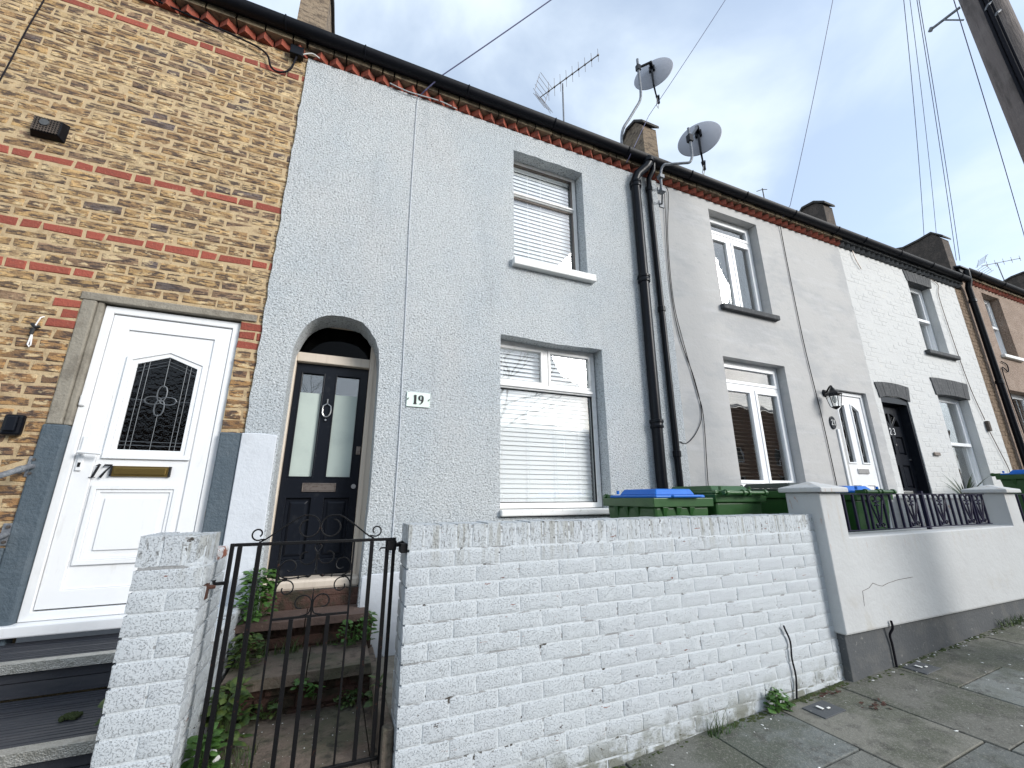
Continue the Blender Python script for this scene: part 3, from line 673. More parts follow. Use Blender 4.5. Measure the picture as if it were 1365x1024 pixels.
for p in pan:
    mb.plate([rect(*p)], XZ(.15), 0, .006); a, b, c_, d_ = p
    mb.hexa([(a+.02, .15, c_+.02), (b-.02, .15, c_+.02), (b-.02, .15, d_-.02), (a+.02, .15, d_-.02)], [(a+.035, .136, c_+.035), (b-.035, .136, c_+.035), (b-.035, .136, d_-.035), (a+.035, .136, d_-.035)])
dr = mb.build('door', 'black_gloss', h23, bevel=.003)
for h in half: mb = MB(); mb.plate([h], XZ(.143), 0, .004); mb.build('door_pane', 'glass_wavy', dr)
mb = MB(); digit(mb, '2', cx-.085, 2.325, .105, .124, .7); digit(mb, '3', cx+.01, 2.325, .105, .124, .7); mb.build('house_number', 'white', dr)
mb = MB(); mb.box(cx-.12, cx+.12, .112, .126, 1.40, 1.48); mb.build('letter_plate', 'steel', dr, bevel=.004)
mb = MB(); mb.tube([(8.21, .125, 1.42), (8.21, .085, 1.42)], [.018, .026], 12); mb.build('knob', 'steel', dr, smooth=True)
mb = MB(); mb.tube([(cx, .126, 2.17), (cx, .115, 2.17)], .012, 10); mb.build('spyhole', 'steel', dr)
mb = MB(); mb.tube([(8.22, .126, 1.95), (8.22, .112, 1.95)], .014, 10); mb.build('lock', 'steel', dr)
room(h23, 7.6, 8.2, 1, 2.8, .18, .5)

# ================================================================== HOUSE 25 (brown roughcast)
h25 = thing('terraced_house', 'brown roughcast terraced house at the far right end of the row', 'house', (14, 0, 0))
c1 = (12.25, 13.02, 4.18, 5.58); c2 = (12.05, 13.15, 1.70, 3.42)
mb = MB(); mb.plate([[(11.44, .4), (19.5, .4), (19.5, 5.70), (11.44, 5.70)], rect(*c1)[::-1], rect(*c2)[::-1]], XZ(-.01), 0, .27)
mb.build('roughcast_wall', 'brown_roughcast', h25)
mb = MB(); bricks(mb, 11.135, 11.438, .4, 5.46, .0, seed=12); mb.box(11.131, 11.439, .006, .3, .4, 5.46); mb.build('brick_pier', 'brown_brick', h25)
gutter(h25, 11.45, 19.5, 5.88); cornice(h25, 11.44, 19.5, 5.68); roof(h25, 11.4, 19.5, 5.95)
for bx in (c1, c2):
    win = sash_window(h25, bx, .13, (bx[2]+bx[3])/2+.02)
    mb = MB(); mb.box(bx[0]-.05, bx[1]+.05, -.07, .12, bx[2]-.07, bx[2]-.001); mb.build('sill', 'sill_paint' if bx is c1 else 'brown_brick', win, bevel=.012)
    room(h25, *bx, .27, .5, 'room_grey')

# ================================================================== PARAPETS
party_wall(-.80, -.55, [(-.02, 6.32), (.10, 6.40), (.32, 6.42), (.8, 6.52), (3.5, 7.5)], ('parapet', 'coping'), 'weathered brick parapet end with stepped coping above the seam of the yellow brick house')
party_wall(3.42, 3.66, [(0., 6.38), (.12, 6.54), (.30, 6.56), (.45, 6.42), (3.5, 7.45)], ('parapet', 'coping'), 'brick parapet block beside the taller satellite dish mast')
party_wall(7.28, 7.52, [(0., 6.26), (.12, 6.38), (.32, 6.40), (.46, 6.26), (3.5, 7.3)], ('parapet_dark', 'coping'), 'small dark humped parapet where the grey house meets the white brick house')
party_wall(11.28, 11.56, [(0., 6.66), (.12, 6.84), (.35, 6.80), (.62, 6.78), (3.5, 7.75)], ('parapet_dark', 'coping'), 'large dark brick parapet rising beside the brown house roof')
party_wall(15.6, 15.9, [(0., 6.7), (.12, 6.86), (.35, 6.84), (.6, 6.75), (3.5, 7.6)], ('parapet_dark', 'coping'), 'far dark parapet at the right edge beyond the aerial')

# ================================================================== GROUND
def gz(x): return .056*x-.035
mb = MB(); r = random.Random(2)
cols = [-9.0]
for x in (-8.3, -7.6, -6.9, -6.3, -5.6, -5, -4.3, -3.7, -3.0, -2.4, -1.75, -1.1, -.5, .25, .95, 1.55, 2.14, 2.70, 3.31, 3.93, 4.55, 5.2, 5.8, 6.5, 7.1, 7.7, 8.4, 9.0, 9.7, 10.4, 11, 11.7, 12.4, 13, 13.8, 14.5, 15.3, 16, 17, 18, 19, 20, 21, 22): cols.append(x)
first = {2.14: -1.79, 2.70: -2.05, 1.55: -1.68, 3.31: -2.14, .95: -1.95}
for i in range(len(cols)-1):
    a, b = cols[i], cols[i+1]
    y = -1.22; yy = first.get(a, -1.22-r.uniform(.45, .95))
    while y > -3.9:
        yn = max(yy, -3.9)
        c = r.uniform(.75, 1.15); t = r.uniform(-.012, .012)
        mb.col = ((.168+t)*c, .168*c, (.148-t)*c)
        e = .005; dz = r.uniform(-.004, .003); tl = r.uniform(-.003, .003)
        xs = (a+e, b-e); ys = (yn+e, y-e)
        bt = [(xs[0], ys[0], gz(xs[0])-.06), (xs[1], ys[0], gz(xs[1])-.06), (xs[1], ys[1], gz(xs[1])-.06), (xs[0], ys[1], gz(xs[0])-.06)]
        tp = [(p[0]+(.003 if p[0] < (a+b)/2 else -.003), p[1]+(.003 if p[1] < (y+yn)/2 else -.003), gz(p[0])+dz+(tl if k % 2 else 0)) for k, p in enumerate(bt)]
        md = [(p[0], p[1], q[2]-.004) for p, q in zip(bt, tp)]
        mb.add(bt+md+tp, [(8, 9, 10, 11)]+[f for k in range(4) for f in ((4+k, 4+(k+1) % 4, 8+(k+1) % 4, 8+k), (k, (k+1) % 4, 4+(k+1) % 4, 4+k))])
        y = yn; yy = y-r.choice((.6, .75, .9))
struct(mb.build('pavement', 'slab'))
mb = MB(); mb.hexa([(-9, -3.9, gz(-9)-.2), (22, -3.9, gz(22)-.2), (22, 0, gz(22)-.2), (-9, 0, gz(-9)-.2)], [(-9, -3.9, gz(-9)-.014), (22, -3.9, gz(22)-.014), (22, 0, gz(22)-.014), (-9, 0, gz(-9)-.014)])
struct(mb.build('pavement_bed', 'soil'))
mb = MB(); mb.hexa([(-9, -4.05, gz(-9)-.3), (22, -4.05, gz(22)-.3), (22, -3.905, gz(22)-.3), (-9, -3.905, gz(-9)-.3)], [(-9, -4.05, gz(-9)), (22, -4.05, gz(22)), (22, -3.905, gz(22)), (-9, -3.905, gz(-9))])
struct(mb.build('kerb', 'kerb', bevel=.015))
mb = MB(); mb.add([(-60, -300, gz(-60)-.13), (90, -300, gz(90)-.13), (90, 120, gz(90)-.2), (-60, 120, gz(-60)-.2)], [(0, 1, 2, 3)])
struct(mb.build('road', 'asphalt'))
# gardens
mb = MB(); mb.box(.37, 3.43, -1.079, -.02, 0.0, .30); mb.box(3.44, 7.25, -1.12, -.001, .0, .40); mb.box(7.5, 19, -1.12, -.001, .0, .55)
struct(mb.build('front_garden_ground', 'concrete'))

# ================================================================== DRAINPIPES
dp = thing('drainpipe', 'thick black drainpipe with a swan neck bend at the gutter, left of the pair', 'drainpipe', (3.12, -.07, .3))
mb = MB(); px = lambda z: 3.105+.012*(z-3)
mb.tube([(3.12, -.07, .3), (px(1.6), -.075, 1.6), (px(3.2), -.075, 3.2), (px(4.9), -.075, 4.9), (3.125, -.078, 5.28), (3.16, -.09, 5.38), (3.27, -.135, 5.49), (3.305, -.15, 5.55), (3.31, -.155, 5.63)], .057, 18); mb.build('pipe', 'black_plastic', dp, smooth=True)
for z in (2.15, 3.88, 5.22):
    mb = MB(); mb.lathe([(.058, -.045), (.069, -.04), (.071, -.02), (.066, -.012), (.066, .012), (.074, .02), (.074, .045), (.058, .05)], Matrix.Translation((px(z), -.075, z)), 20); mb.build('collar', 'black_plastic', dp, smooth=True)
mb = MB(); mb.lathe([(.058, -.03), (.07, -.02), (.072, .03), (.058, .04)], Matrix.Translation((3.31, -.153, 5.58)), 20); mb.build('collar', 'black_plastic', dp, smooth=True)
dp = thing('drainpipe', 'thinner black drainpipe beside the grey render, right of the pair', 'drainpipe', (3.38, -.06, .3))
mb = MB(); qx = lambda z: 3.355+.004*(z-3)
mb.tube([(qx(.3), -.055, .3), (qx(3), -.055, 3), (qx(5.2), -.055, 5.2), (qx(5.4), -.07, 5.4), (3.40, -.12, 5.5), (3.41, -.13, 5.62)], .034, 14); mb.build('pipe', 'black_plastic', dp, smooth=True)
for z in (1.85, 3.55, 5.25):
    mb = MB(); mb.lathe([(.035, -.035), (.043, -.03), (.043, .03), (.035, .035)], Matrix.Translation((qx(z), -.055, z)), 16); mb.build('collar', 'black_plastic', dp, smooth=True)
dp = thing('drainpipe', 'black drainpipe between the white brick house and the brown house', 'drainpipe', (11.52, -.08, .3))
mb = MB(); mb.tube([(11.50, -.08, .4), (11.50, -.08, 5.5), (11.48, -.12, 5.62), (11.46, -.14, 5.85)], .05, 12); mb.build('pipe', 'black_plastic', dp, smooth=True)
for z in (1.6, 3.5, 5.2):
    mb = MB(); mb.lathe([(.05, -.04), (.06, -.03), (.06, .03), (.05, .04)], Matrix.Translation((11.5, -.08, z)), 14); mb.build('collar', 'black_plastic', dp, smooth=True)

# ================================================================== GARDEN WALL 19
gw = thing('garden_wall', 'white painted rock-faced brick garden wall under the large front window', 'garden wall', (1.9, -1.19, 0))
T19 = 1.270; CW = .0815
mb = MB()
def wb(mb, x0, x1, z0, z1, y, seed, st=.232, hd=.11, fn=None, stretch=True):
    r = random.Random(seed); z = z1; row = 0
    fn = fn or (lambda u, w, d: (u, d, w))
    while z > z0:
        h = CW-.010; zb = z-h; x = x0-(st+.01)*(.5 if row % 2 else 0)
        k = 0
        while x < x1:
            w = st+r.uniform(-.006, .006)
            a, b = max(x, x0), min(x+w, x1)
            if b-a > .025:
                J = lambda m=.004: r.uniform(-m, m)
                n = max(2, int((b-a)/.04)); yo = y+r.uniform(-.0012, .0012)
                nx, nz = n+2, 5; vs = []; off = 0; e_ = .006
                us = [a, a+e_]+[a+e_+(b-a-2*e_)*i/n for i in range(1, n)]+[b-e_, b]; zs = [zb, zb+e_, zb+h*.36, zb+h*.66, zb+h-e_, zb+h]
                for j in range(nz+1):
                    for i in range(nx+1):
                        u = us[i]; w_ = zs[j]
                        ed = (i in (0, nx)) or (j in (0, nz))
                        uu = u+(noise.noise(Vector((w_*30, seed, u*30)))*.003 if ed else 0); ww = w_+noise.noise(Vector((u*26, w_*26, seed+5)))*.0028
                        yy = yo+(.0011 if ed else noise.noise(Vector((u*22, w_*22, seed)))*.0028-.0005)
                        vs.append(fn(uu, ww, yy))
                fs = [(j*(nx+1)+i, j*(nx+1)+i+1, (j+1)*(nx+1)+i+1, (j+1)*(nx+1)+i) for j in range(nz) for i in range(nx)]
                ring = [j for j in range(nx+1)]+[(nx+1)*j+nx for j in range(1, nz+1)]+[(nx+1)*nz+i for i in range(nx-1, -1, -1)]+[(nx+1)*j for j in range(nz-1, 0, -1)]
                m0 = len(vs)
                for q in ring:
                    i = q % (nx+1); j = q//(nx+1); vs.append(fn(us[i], zs[j], y+.05))
                L_ = len(ring)
                fs += [(ring[k2], ring[(k2+1) % L_], m0+(k2+1) % L_, m0+k2) for k2 in range(L_)]
                mb.add(vs, fs)
            x += w+.010
        z -= CW; row += 1
def soldiers(mb, x0, x1, z0, z1, y, seed, pitch=.0835, fn=None, y2=None):
    r = random.Random(seed); x = x0; fn = fn or (lambda u, w, d: (u, d, w))
    while x < x1-.03:
        b = min(x+pitch-.011, x1); J = lambda m=.003: r.uniform(-m, m); yo = y+J(.0015); zt = z1+J(.003)
        nx, nz = 2, 3; vs = []
        for j in range(nz+1):
            for i in range(nx+1):
                ed = i in (0, nx) or j in (0, nz)
                u = x+(b-x)*i/nx; w_ = z0+(zt-z0)*j/nz
                vs.append(fn(u+J(.002), w_+(0 if j == nz else J(.002)), yo+(.0015 if ed else J(.0015))))
        m0 = len(vs); yb = y2 if y2 is not None else y+.215
        vs += [fn(x, z0, yb), fn(b, z0, yb), fn(b, zt, yb), fn(x, zt, yb)]
        g = lambda i, j: j*(nx+1)+i
        fs = [(g(i, j), g(i+1, j), g(i+1, j+1), g(i, j+1)) for j in range(nz) for i in range(nx)]
        fs += [(g(0, nz), g(1, nz), g(2, nz), m0+2, m0+3), (g(0, 0), g(1, 0), g(2, 0), m0+1, m0), (g(0, 0), g(0, 1), g(0, 2), g(0, 3), m0+3, m0), (g(2, 0), g(2, 1), g(2, 2), g(2, 3), m0+2, m0+1), (m0, m0+1, m0+2, m0+3)]
        mb.add(vs, fs); x += pitch
wb(mb, .356, 3.462, -.15, T19-.128, -1.3, 11)
gap = lambda u, w, d: (.356+d+1.3, -1.3+u, w)     # end face of the wall towards the gate
wb(mb, .012, .215, -.15, T19-.128, -1.3, 12, st=.2, fn=gap)
mb.build('brickwork', 'wall_brick', gw, smooth=True, ang=50)
mb = MB(); soldiers(mb, .356, 3.462, T19-.116, T19, -1.3, 13); mb.build('soldier_course', 'wall_brick', gw, smooth=True, ang=50)
mb = MB(); mb.box(.366, 3.46, -1.2972, -1.084, -.15, T19-.006); mb.build('joints', 'wall_joint', gw)
# pier and side wall
gp_ = thing('garden_wall', 'white painted brick pier left of the iron gate, its side wall running back to the house', 'garden wall', (-.58, -1.19, 0))
mb = MB()
wb(mb, -.705, -.468, -.12, T19-.144, -1.3, 21, st=.237)
sidef = lambda u, w, d: (-.468-(d+1.3), -1.3+u, w)
wb(mb, .012, .21, -.12, T19-.144, -1.3, 22, st=.1, fn=sidef)
wb(mb, .22, .50, .15, 1.12, -1.3+.02, 23, fn=sidef)
wb(mb, .508, 1.285, .15, .70, -1.3+.02, 26, fn=sidef)
mb.build('brickwork', 'wall_brick', gp_, smooth=True, ang=50)
mb = MB(); soldiers(mb, -.705, -.468, T19-.132, T19-.016, -1.3, 24, .0795); mb.build('soldier_course', 'wall_brick', gp_, smooth=True, ang=50)
mb = MB(); mb.box(-.695, -.478, -1.2972, -1.09, -.15, T19-.02); mb.box(-.69, -.5, -1.0895, -.80, -.1, 1.11); mb.box(-.69, -.5, -.7995, -.02, -.1, .69); mb.build('joints', 'wall_joint', gp_)
mb = MB(); mb.box(-.70, -.486, -1.088, -.79, 1.112, 1.165); mb.build('exposed_coping', 'peeling_coping', gp_, bevel=.01)
mb = MB(); mb.box(-.70, -.486, -.785, -.03, .691, .735); mb.build('coping', 'wall_joint', gp_, bevel=.01)

# ================================================================== GARDEN WALL 21
g2 = thing('garden_wall', 'smooth grey rendered garden wall with two capped pillars and a dark painted base', 'garden wall', (5, -1.25, 0))
rb = random.Random(8)
mb = MB()
prof = [(3.432, .47)]+[(3.432+rb.uniform(-.004, .006), .47+k*.08) for k in range(1, 12)]+[(3.432, 1.432)]
panel = [(3.432, .452), (6.62, .458), (6.62, 1.432), (6.375, 1.432), (6.375, 1.112), (3.70, 1.10), (3.70, 1.432), (3.432, 1.432)]
mb.plate([panel], XZ(-1.38), 0, .27); mb.build('rendered_wall', 'garden_render', g2, bevel=.012)
mb = MB(); mb.plate([[(3.452, -.1), (6.64, -.1), (6.64, .4575), (3.452, .4515)]], XZ(-1.352), 0, .22); mb.build('painted_base', 'plinth_grey', g2, bevel=.006)
for (x0, x1, z) in ((3.40, 3.735, 1.434), (6.335, 6.66, 1.434)):
    mb = MB(); y0, y1 = -1.42, -1.075; zt = z+.036; xm, ym = (x0+x1)/2, (y0+y1)/2
    mb.add([(x0, y0, z), (x1, y0, z), (x1, y1, z), (x0, y1, z), (x0, y0, zt), (x1, y0, zt), (x1, y1, zt), (x0, y1, zt), (xm-.03, ym, z+.085), (xm+.03, ym, z+.085)],
           [(3, 2, 1, 0), (0, 1, 5, 4), (1, 2, 6, 5), (2, 3, 7, 6), (3, 0, 4, 7), (4, 5, 9, 8), (5, 6, 9), (6, 7, 8, 9), (7, 4, 8)])
    mb.build('pillar_cap', 'garden_render', g2, bevel=.008)
mb = MB()   # crack line
mb.tube([(3.70+.0, -1.3805, .62), (3.715, -1.381, .72), (3.80, -1.381, .735), (3.86, -1.381, .765), (3.92, -1.381, .745), (3.97, -1.381, .735), (4.05, -1.381, .75), (4.2, -1.381, .765), (4.4, -1.381, .77)], .0014, 4); mb.build('crack', 'parapet_dark', g2)
g3 = thing('garden_wall', 'grey rendered garden wall right of the second capped pillar, partly out of view', 'garden wall', (7.8, -1.25, 0))
mb = MB(); mb.plate([[(6.645, .46), (9.8, .55), (9.8, 1.13), (6.645, 1.115)]], XZ(-1.37), 0, .25); mb.build('rendered_wall', 'garden_render', g3, bevel=.01)
mb = MB(); mb.plate([[(6.645, -.1), (9.8, -.1), (9.8, .549), (6.645, .459)]], XZ(-1.345), 0, .2); mb.build('painted_base', 'plinth_grey', g3)
g4 = thing('garden_wall', 'low grey rendered wall with white top in front of the black door numbered 23', 'garden wall', (7.35, -.6, .3))
mb = MB(); mb.box(7.33, 7.47, -1.05, -.02, .3, 1.375); mb.build('rendered_wall', 'garden_render', g4, bevel=.008)
mb = MB(); mb.box(7.31, 7.49, -1.06, -.021, 1.376, 1.42); mb.build('coping', 'sill_paint', g4, bevel=.008)

# ================================================================== RAILINGS
def railing(x0, x1, posts, motifs, bars, label, y=-1.25, zt=1.43, zb=1.125, mt='blue_iron'):
    t = thing('railing', label, 'railing', ((x0+x1)/2, y, zb), 'iron railings on the rendered walls')
    mb = MB(); mb.box(x0, x1, y-.012, y+.012, zt-.012, zt-.004); mb.build('top_rail', mt, t)
    mb = MB(); mb.box(x0, x1, y-.012, y+.012, zb, zb+.008); mb.build('bottom_rail', mt, t)
    for x in bars:
        mb = MB(); mb.box(x-.008, x+.008, y-.008, y+.008, zb+.008, zt-.012); mb.build('bar', mt, t)
    for x in posts:
        mb = MB(); mb.box(x-.014, x+.014, y-.014, y+.014, zb-.03, zt+.02); mb.box(x-.03, x+.02, y-.02, y+.02, zb-.035, zb-.025); mb.build('post', mt, t)
    for x in motifs:
        w = .095; mb = MB(); k = .0078
        for s in (-1, 1):
            mb.tube([(x+s*w, y, zt-.06), (x+s*.012, y, zb+.05), (x+s*.02, y, zb+.025), (x+s*.05, y, zb+.02), (x+s*.058, y, zb+.045), (x+s*.04, y, zb+.05)], k, 6)
            mb.tube(spline([(x+s*w, y, zt-.09), (x+s*w, y, zt-.04), (x+s*.045, y, zt-.015), (x+s*.004, y, zt-.04), (x+s*.012, y, zt-.072), (x+s*.04, y, zt-.07)], 4), k, 6)
        mb.tube([(x, y, zt-.05), (x, y, zb+.05)], k, 6)
        for s in (-1, 1): mb.tube([(x, y, zt-.09), (x+s*.03, y, zt-.105)], .008, 5)
        mb.build('scroll', mt, t, smooth=True)
    return t
railing(3.70, 6.30, [5.13], [4.39, 4.93, 5.42, 5.93, 6.16], [3.80, 3.94, 4.07, 4.21, 4.28, 4.50, 4.61, 4.74, 4.84, 5.02, 5.24, 5.33, 5.52, 5.62, 5.73, 5.83, 6.02, 6.07, 6.26], 'dark iron railing with scrolled motifs between the two capped pillars', zt=1.43)
railing(6.66, 9.6, [8.1], [6.9, 7.4, 7.9, 8.4, 8.9], [6.75, 7.05, 7.2, 7.3, 7.5, 7.65, 7.8, 8.0, 8.2, 8.3, 8.5, 8.65, 8.8, 9.0, 9.2], 'dark iron railing starting right of the second capped pillar at the frame edge')

# ================================================================== GATE
gt = thing('gate', 'black wrought iron garden gate with scrolls and a latch', 'gate', (-.05, -1.2, .25))
GY = -1.2; GT = 1.203
def bar(x, z0, z1, w, name='bar'):
    mb = MB(); mb.box(x-w/2, x+w/2, GY-w/2, GY+w/2, z0, z1); return mb.build(name, 'iron', gt, bevel=.001)
mb = MB()
mb.box(-.410, -.394, GY-.008, GY+.008, .25, GT+.004); mb.box(.294, .310, GY-.008, GY+.008, .25, GT+.004)
mb.box(-.3935, .2935, GY-.008, GY+.008, GT-.010, GT+.004); mb.box(-.3935, .2935, GY-.008, GY+.008, .268, .282)
mb.build('gate_frame', 'iron', gt, bevel=.002)
for x, w in ((-.372, .018), (-.295, .018), (.194, .018), (.270, .018)): bar(x, .2825, GT-.011, w)
for x in (-.208, .111): bar(x, .2825, GT-.011, .009)
for x in (-.128, -.054, .025): bar(x, .2825, .8755, .018)
mb = MB(); mb.box(-.2125, .1155, GY-.005, GY+.005, .876, .885); mb.build('panel_rail', 'iron', gt)
def spiral(cx, cz, r0, a0, turns, r1f=.35, n=22):
    return [(cx+(r0+(r0*r1f-r0)*k/n)*math.cos(a0+turns*2*PI*k/n), GY, cz+(r0+(r0*r1f-r0)*k/n)*math.sin(a0+turns*2*PI*k/n)) for k in range(n+1)]
gc = -.049
def mirror(pts): return [(2*gc-p[0], p[1], p[2]) for p in pts]
def scroll(pts, r=.0036):
    for q in (pts, mirror(pts)):
        mb = MB(); mb.tube(q, r, 6); mb.build('scroll', 'iron', gt, smooth=True)
# crest
big = spiral(-.100, 1.268, .055, math.radians(100), -1.0, .62, 26)
crest = spline([(-.300, GY, GT+.005), (-.272, GY, 1.222), (-.20, GY, 1.277), (-.150, GY, 1.312)], 4)+[(-.128, GY, 1.322)]+big
scroll(crest)
scroll([(-.272, GY, 1.220)]+spiral(-.308, 1.244, .029, math.radians(-60), -.98, .45, 20))
# panel scrolls
scroll(spline([(gc, GY, 1.195), (gc-.016, GY, 1.178), (gc-.003, GY, 1.155)], 4)+spiral(gc-.046, 1.137, .044, math.radians(20), -.85, .4), .003)
scroll(spiral(-.160, 1.093, .037, math.radians(160), -.80, .4)[::-1]+spline([(-.2, GY, 1.10), (-.203, GY, 1.07), (-.185, GY, 1.052), (-.165, GY, 1.047)], 3), .003)
scroll(spiral(-.165, 1.003, .036, math.radians(110), -.85, .45), .003)
scroll(spline([(-.204, GY, .98), (-.205, GY, 1.01), (-.19, GY, 1.035), (-.165, GY, 1.040)], 4), .003)
scroll(spline([(gc-.045, GY, .884), (gc-.012, GY, .893), (gc-.003, GY, .92)], 4)+spiral(gc-.045, .935, .042, math.radians(10), .75, .4), .003)
mb = MB(); mb.tube([(gc, GY, .885), (gc, GY, .96), (gc, GY, 1.0)], [.004, .0035, .001], 6); mb.build('finial', 'iron', gt, smooth=True); mb = MB(); mb.tube([(gc, GY, 1.145), (gc, GY, 1.09)], [.003, .005], 6); mb.tube([(gc, GY, 1.092), (gc, GY, 1.075), (gc+.004, GY, 1.06)], [.002, .007, .001], 6); mb.build('finial', 'iron', gt, smooth=True)
for s in (-1, 1):
    mb = MB(); mb.tube([(gc+s*.155, GY, 1.042), (gc+s*.045, GY, 1.050)], .003, 6); mb.tube([(gc+s*.045, GY, 1.050), (gc+s*.03, GY, 1.051), (gc+s*.018, GY, 1.052)], [.003, .008, .0015], 6); mb.tube([(gc+s*.075, GY, 1.047), (gc+s*.068, GY, 1.048)], .006, 6); mb.build('dart', 'iron', gt, smooth=True)
mb = MB(); mb.box(.268, .312, GY-.018, GY+.014, 1.148, 1.192); mb.tube([(.315, GY-.01, 1.175), (.34, GY-.02, 1.185), (.352, GY-.02, 1.172)], .008, 6); mb.tube([(.27, GY-.02, 1.162), (.235, GY-.024, 1.162), (.232, GY-.024, 1.152)], .004, 6); mb.build('latch', 'iron', gt)
mb = MB(); mb.tube([(-.41, GY, 1.045), (-.445, GY-.005, 1.045), (-.448, GY-.005, 1.06)], .008, 6); mb.build('hinge', 'iron', gt)
mb = MB(); mb.box(.326, .357, -1.285, -1.20, 1.14, 1.182); mb.box(.31, .34, -1.235, -1.2, 1.165, 1.18); tag(mb.build('latch_keeper', 'iron', origin=(.34, -1.22, 1.15)), 'black metal latch keeper screwed to the end of the white brick wall', 'latch')
mb = MB(); mb.box(-.49, -.462, -1.23, -1.20, .99, 1.05); mb.tube([(-.465, -1.215, 1.035), (-.44, -1.205, 1.035)], .009, 6); tag(mb.build('hinge_bracket', 'rust', origin=(-.47, -1.21, 1.0)), 'rusty hinge bracket fixed in the side of the white pier', 'hinge')

# ================================================================== STEPS
st = thing('front_steps', 'worn stone and brick steps climbing from the iron gate to the black door', 'steps', (-.06, -.5, 0))
def slabs(name, xs, y0, y1, z, m, th=.05, seed=1):
    r = random.Random(seed)
    for i in range(len(xs)-1):
        mb = MB(); a, b = xs[i]+.003, xs[i+1]-.003; n = 8; f = [(a+(b-a)*k/n, y0+r.uniform(-.006, .006)) for k in range(n+1)]
        lp = f+[(b, y1), (a, y1)]
        mb.plate([lp], lambda u, v, d: (u, v, d+.002*math.sin(u*9+i)), z-th, z); mb.build(name, m, st, bevel=.007)
slabs('tread', [-.462, -.06, .27, .352], -1.20, -.52, .245, 'step_stone', seed=1)
slabs('tread', [-.462, -.05, .300], -.585, -.105, .455, 'step_stone', .055, 2)
slabs('tread', [-.52, -.10, .30], -.205, .17, .64, 'step_red', .045, 3)
mb = MB(); bricks(mb, -.462, .30, .20, .40, -.53, .072, .2, .1, .012, seed=31, depth=.1); bricks(mb, -.462, .33, .40, .595, -.13, .068, .2, .1, .012, seed=32, depth=.1)
mb.box(-.46, .345, -.515, -.05, .0, .398); mb.box(-.46, .325, -.117, .1, .0, .594); mb.box(-.46, .25, .10, .3, .4, .753)
mb.build('riser', 'riser_brick', st)
mb = MB(); bricks(mb, -.50, .24, .642, .75, .098, .07, .2, .1, .012, seed=33); mb.build('riser', 'riser_brick', st)
mb = MB(); mb.box(.302, .352, -1.25, -.1, .02, .40); mb.build('side_kerb', 'step_stone', st, bevel=.01)
mb = MB(); mb.box(-.46, .352, -1.30, -1.16, -.02, .19); mb.build('threshold', 'step_stone', st, bevel=.01)

dk = thing('front_steps', 'dark boarded steps with metal nosings below the white door', 'steps', (-1.7, -.6, 0))
r = random.Random(4)
def boards(y0, y1, z):
    mb = MB(); y = y1; n = max(1, round((y1-y0)/.125)); w = (y1-y0)/n
    for k in range(n):
        a, b = y1-(k+1)*w+.003, y1-k*w-.003
        mb.box(-3.2, -.715, a, b, z-.022, z+r.uniform(-.002, .002))
        for j in range(3): mb.box(-3.2, -.716, a+.02+j*.03, a+.024+j*.03, z+.001, z+.0032)
    mb.build('tread', 'decking', dk, bevel=.002)
def nosing(y, z):
    mb = MB(); mb.box(-3.2, -.714, y-.004, y+.05, z+.001, z+.006); mb.box(-3.2, -.714, y-.008, y-.004, z-.038, z+.006); mb.build('nosing', 'alu', dk, bevel=.001)
def riser(y, z0, z1): mb = MB(); mb.box(-3.2, -.716, y, y+.02, z0, (z0+z1)/2-.002); mb.box(-3.2, -.716, y, y+.02, (z0+z1)/2+.002, z1); mb.build('riser', 'decking', dk)
boards(-.42, .02, .618); nosing(-.425, .618); riser(-.40, .462, .595); boards(-1.0, -.40, .455); nosing(-1.005, .455); riser(-.98, .30, .432)
boards(-1.30, -.98, .292); nosing(-1.305, .292); riser(-1.28, -.05, .27)
mb = MB()
for k in range(60):
    a = R.uniform(0, 2*PI); rr = R.uniform(0, .03); mb.lathe([(.001, .012), (.008, .006), (.009, -.003)], Matrix.Translation((-.99+rr*math.cos(a)*1.3, -.74+rr*math.sin(a), .463+.008*(1-rr/.03))), 6)
tag(mb.build('moss_clump', 'moss', origin=(-.99, -.74, .46)), 'small dark clump of moss lying on the boarded step', 'moss')

for z, lb in ((1.595, 'upper galvanised steel handrail bracketed beside the white door'), (1.204, 'lower galvanised steel handrail bracketed beside the white door')):
    t = thing('handrail', lb, 'handrail', (-1.72, -.02, z), 'handrails beside the boarded steps')
    x = -1.727 if z > 1.4 else -1.75
    mb = MB(); mb.box(x-.028, x+.028, -.012, -.004, z-.062, z+.062)
    mb.build('bracket_plate', 'galv', t, bevel=.003)
    for dz in (-.042, .042): mb = MB(); mb.tube([(x, -.012, z+dz), (x, -.022, z+dz)], .009, 8); mb.build('bolt', 'tarnish', t)
    mb = MB(); sl = .30; mb.tube([(x, -.012, z), (x, -.055, z-.005), (x-.005, -.09, z-.02), (x-.02, -1.3, z-.02-sl*1.2)], .0165, 14)
    mb.tube([(x-.005, -.088, z-.019), (x-.005, -.115, z-.028)], .021, 14); mb.build('rail', 'galv', t, smooth=True)

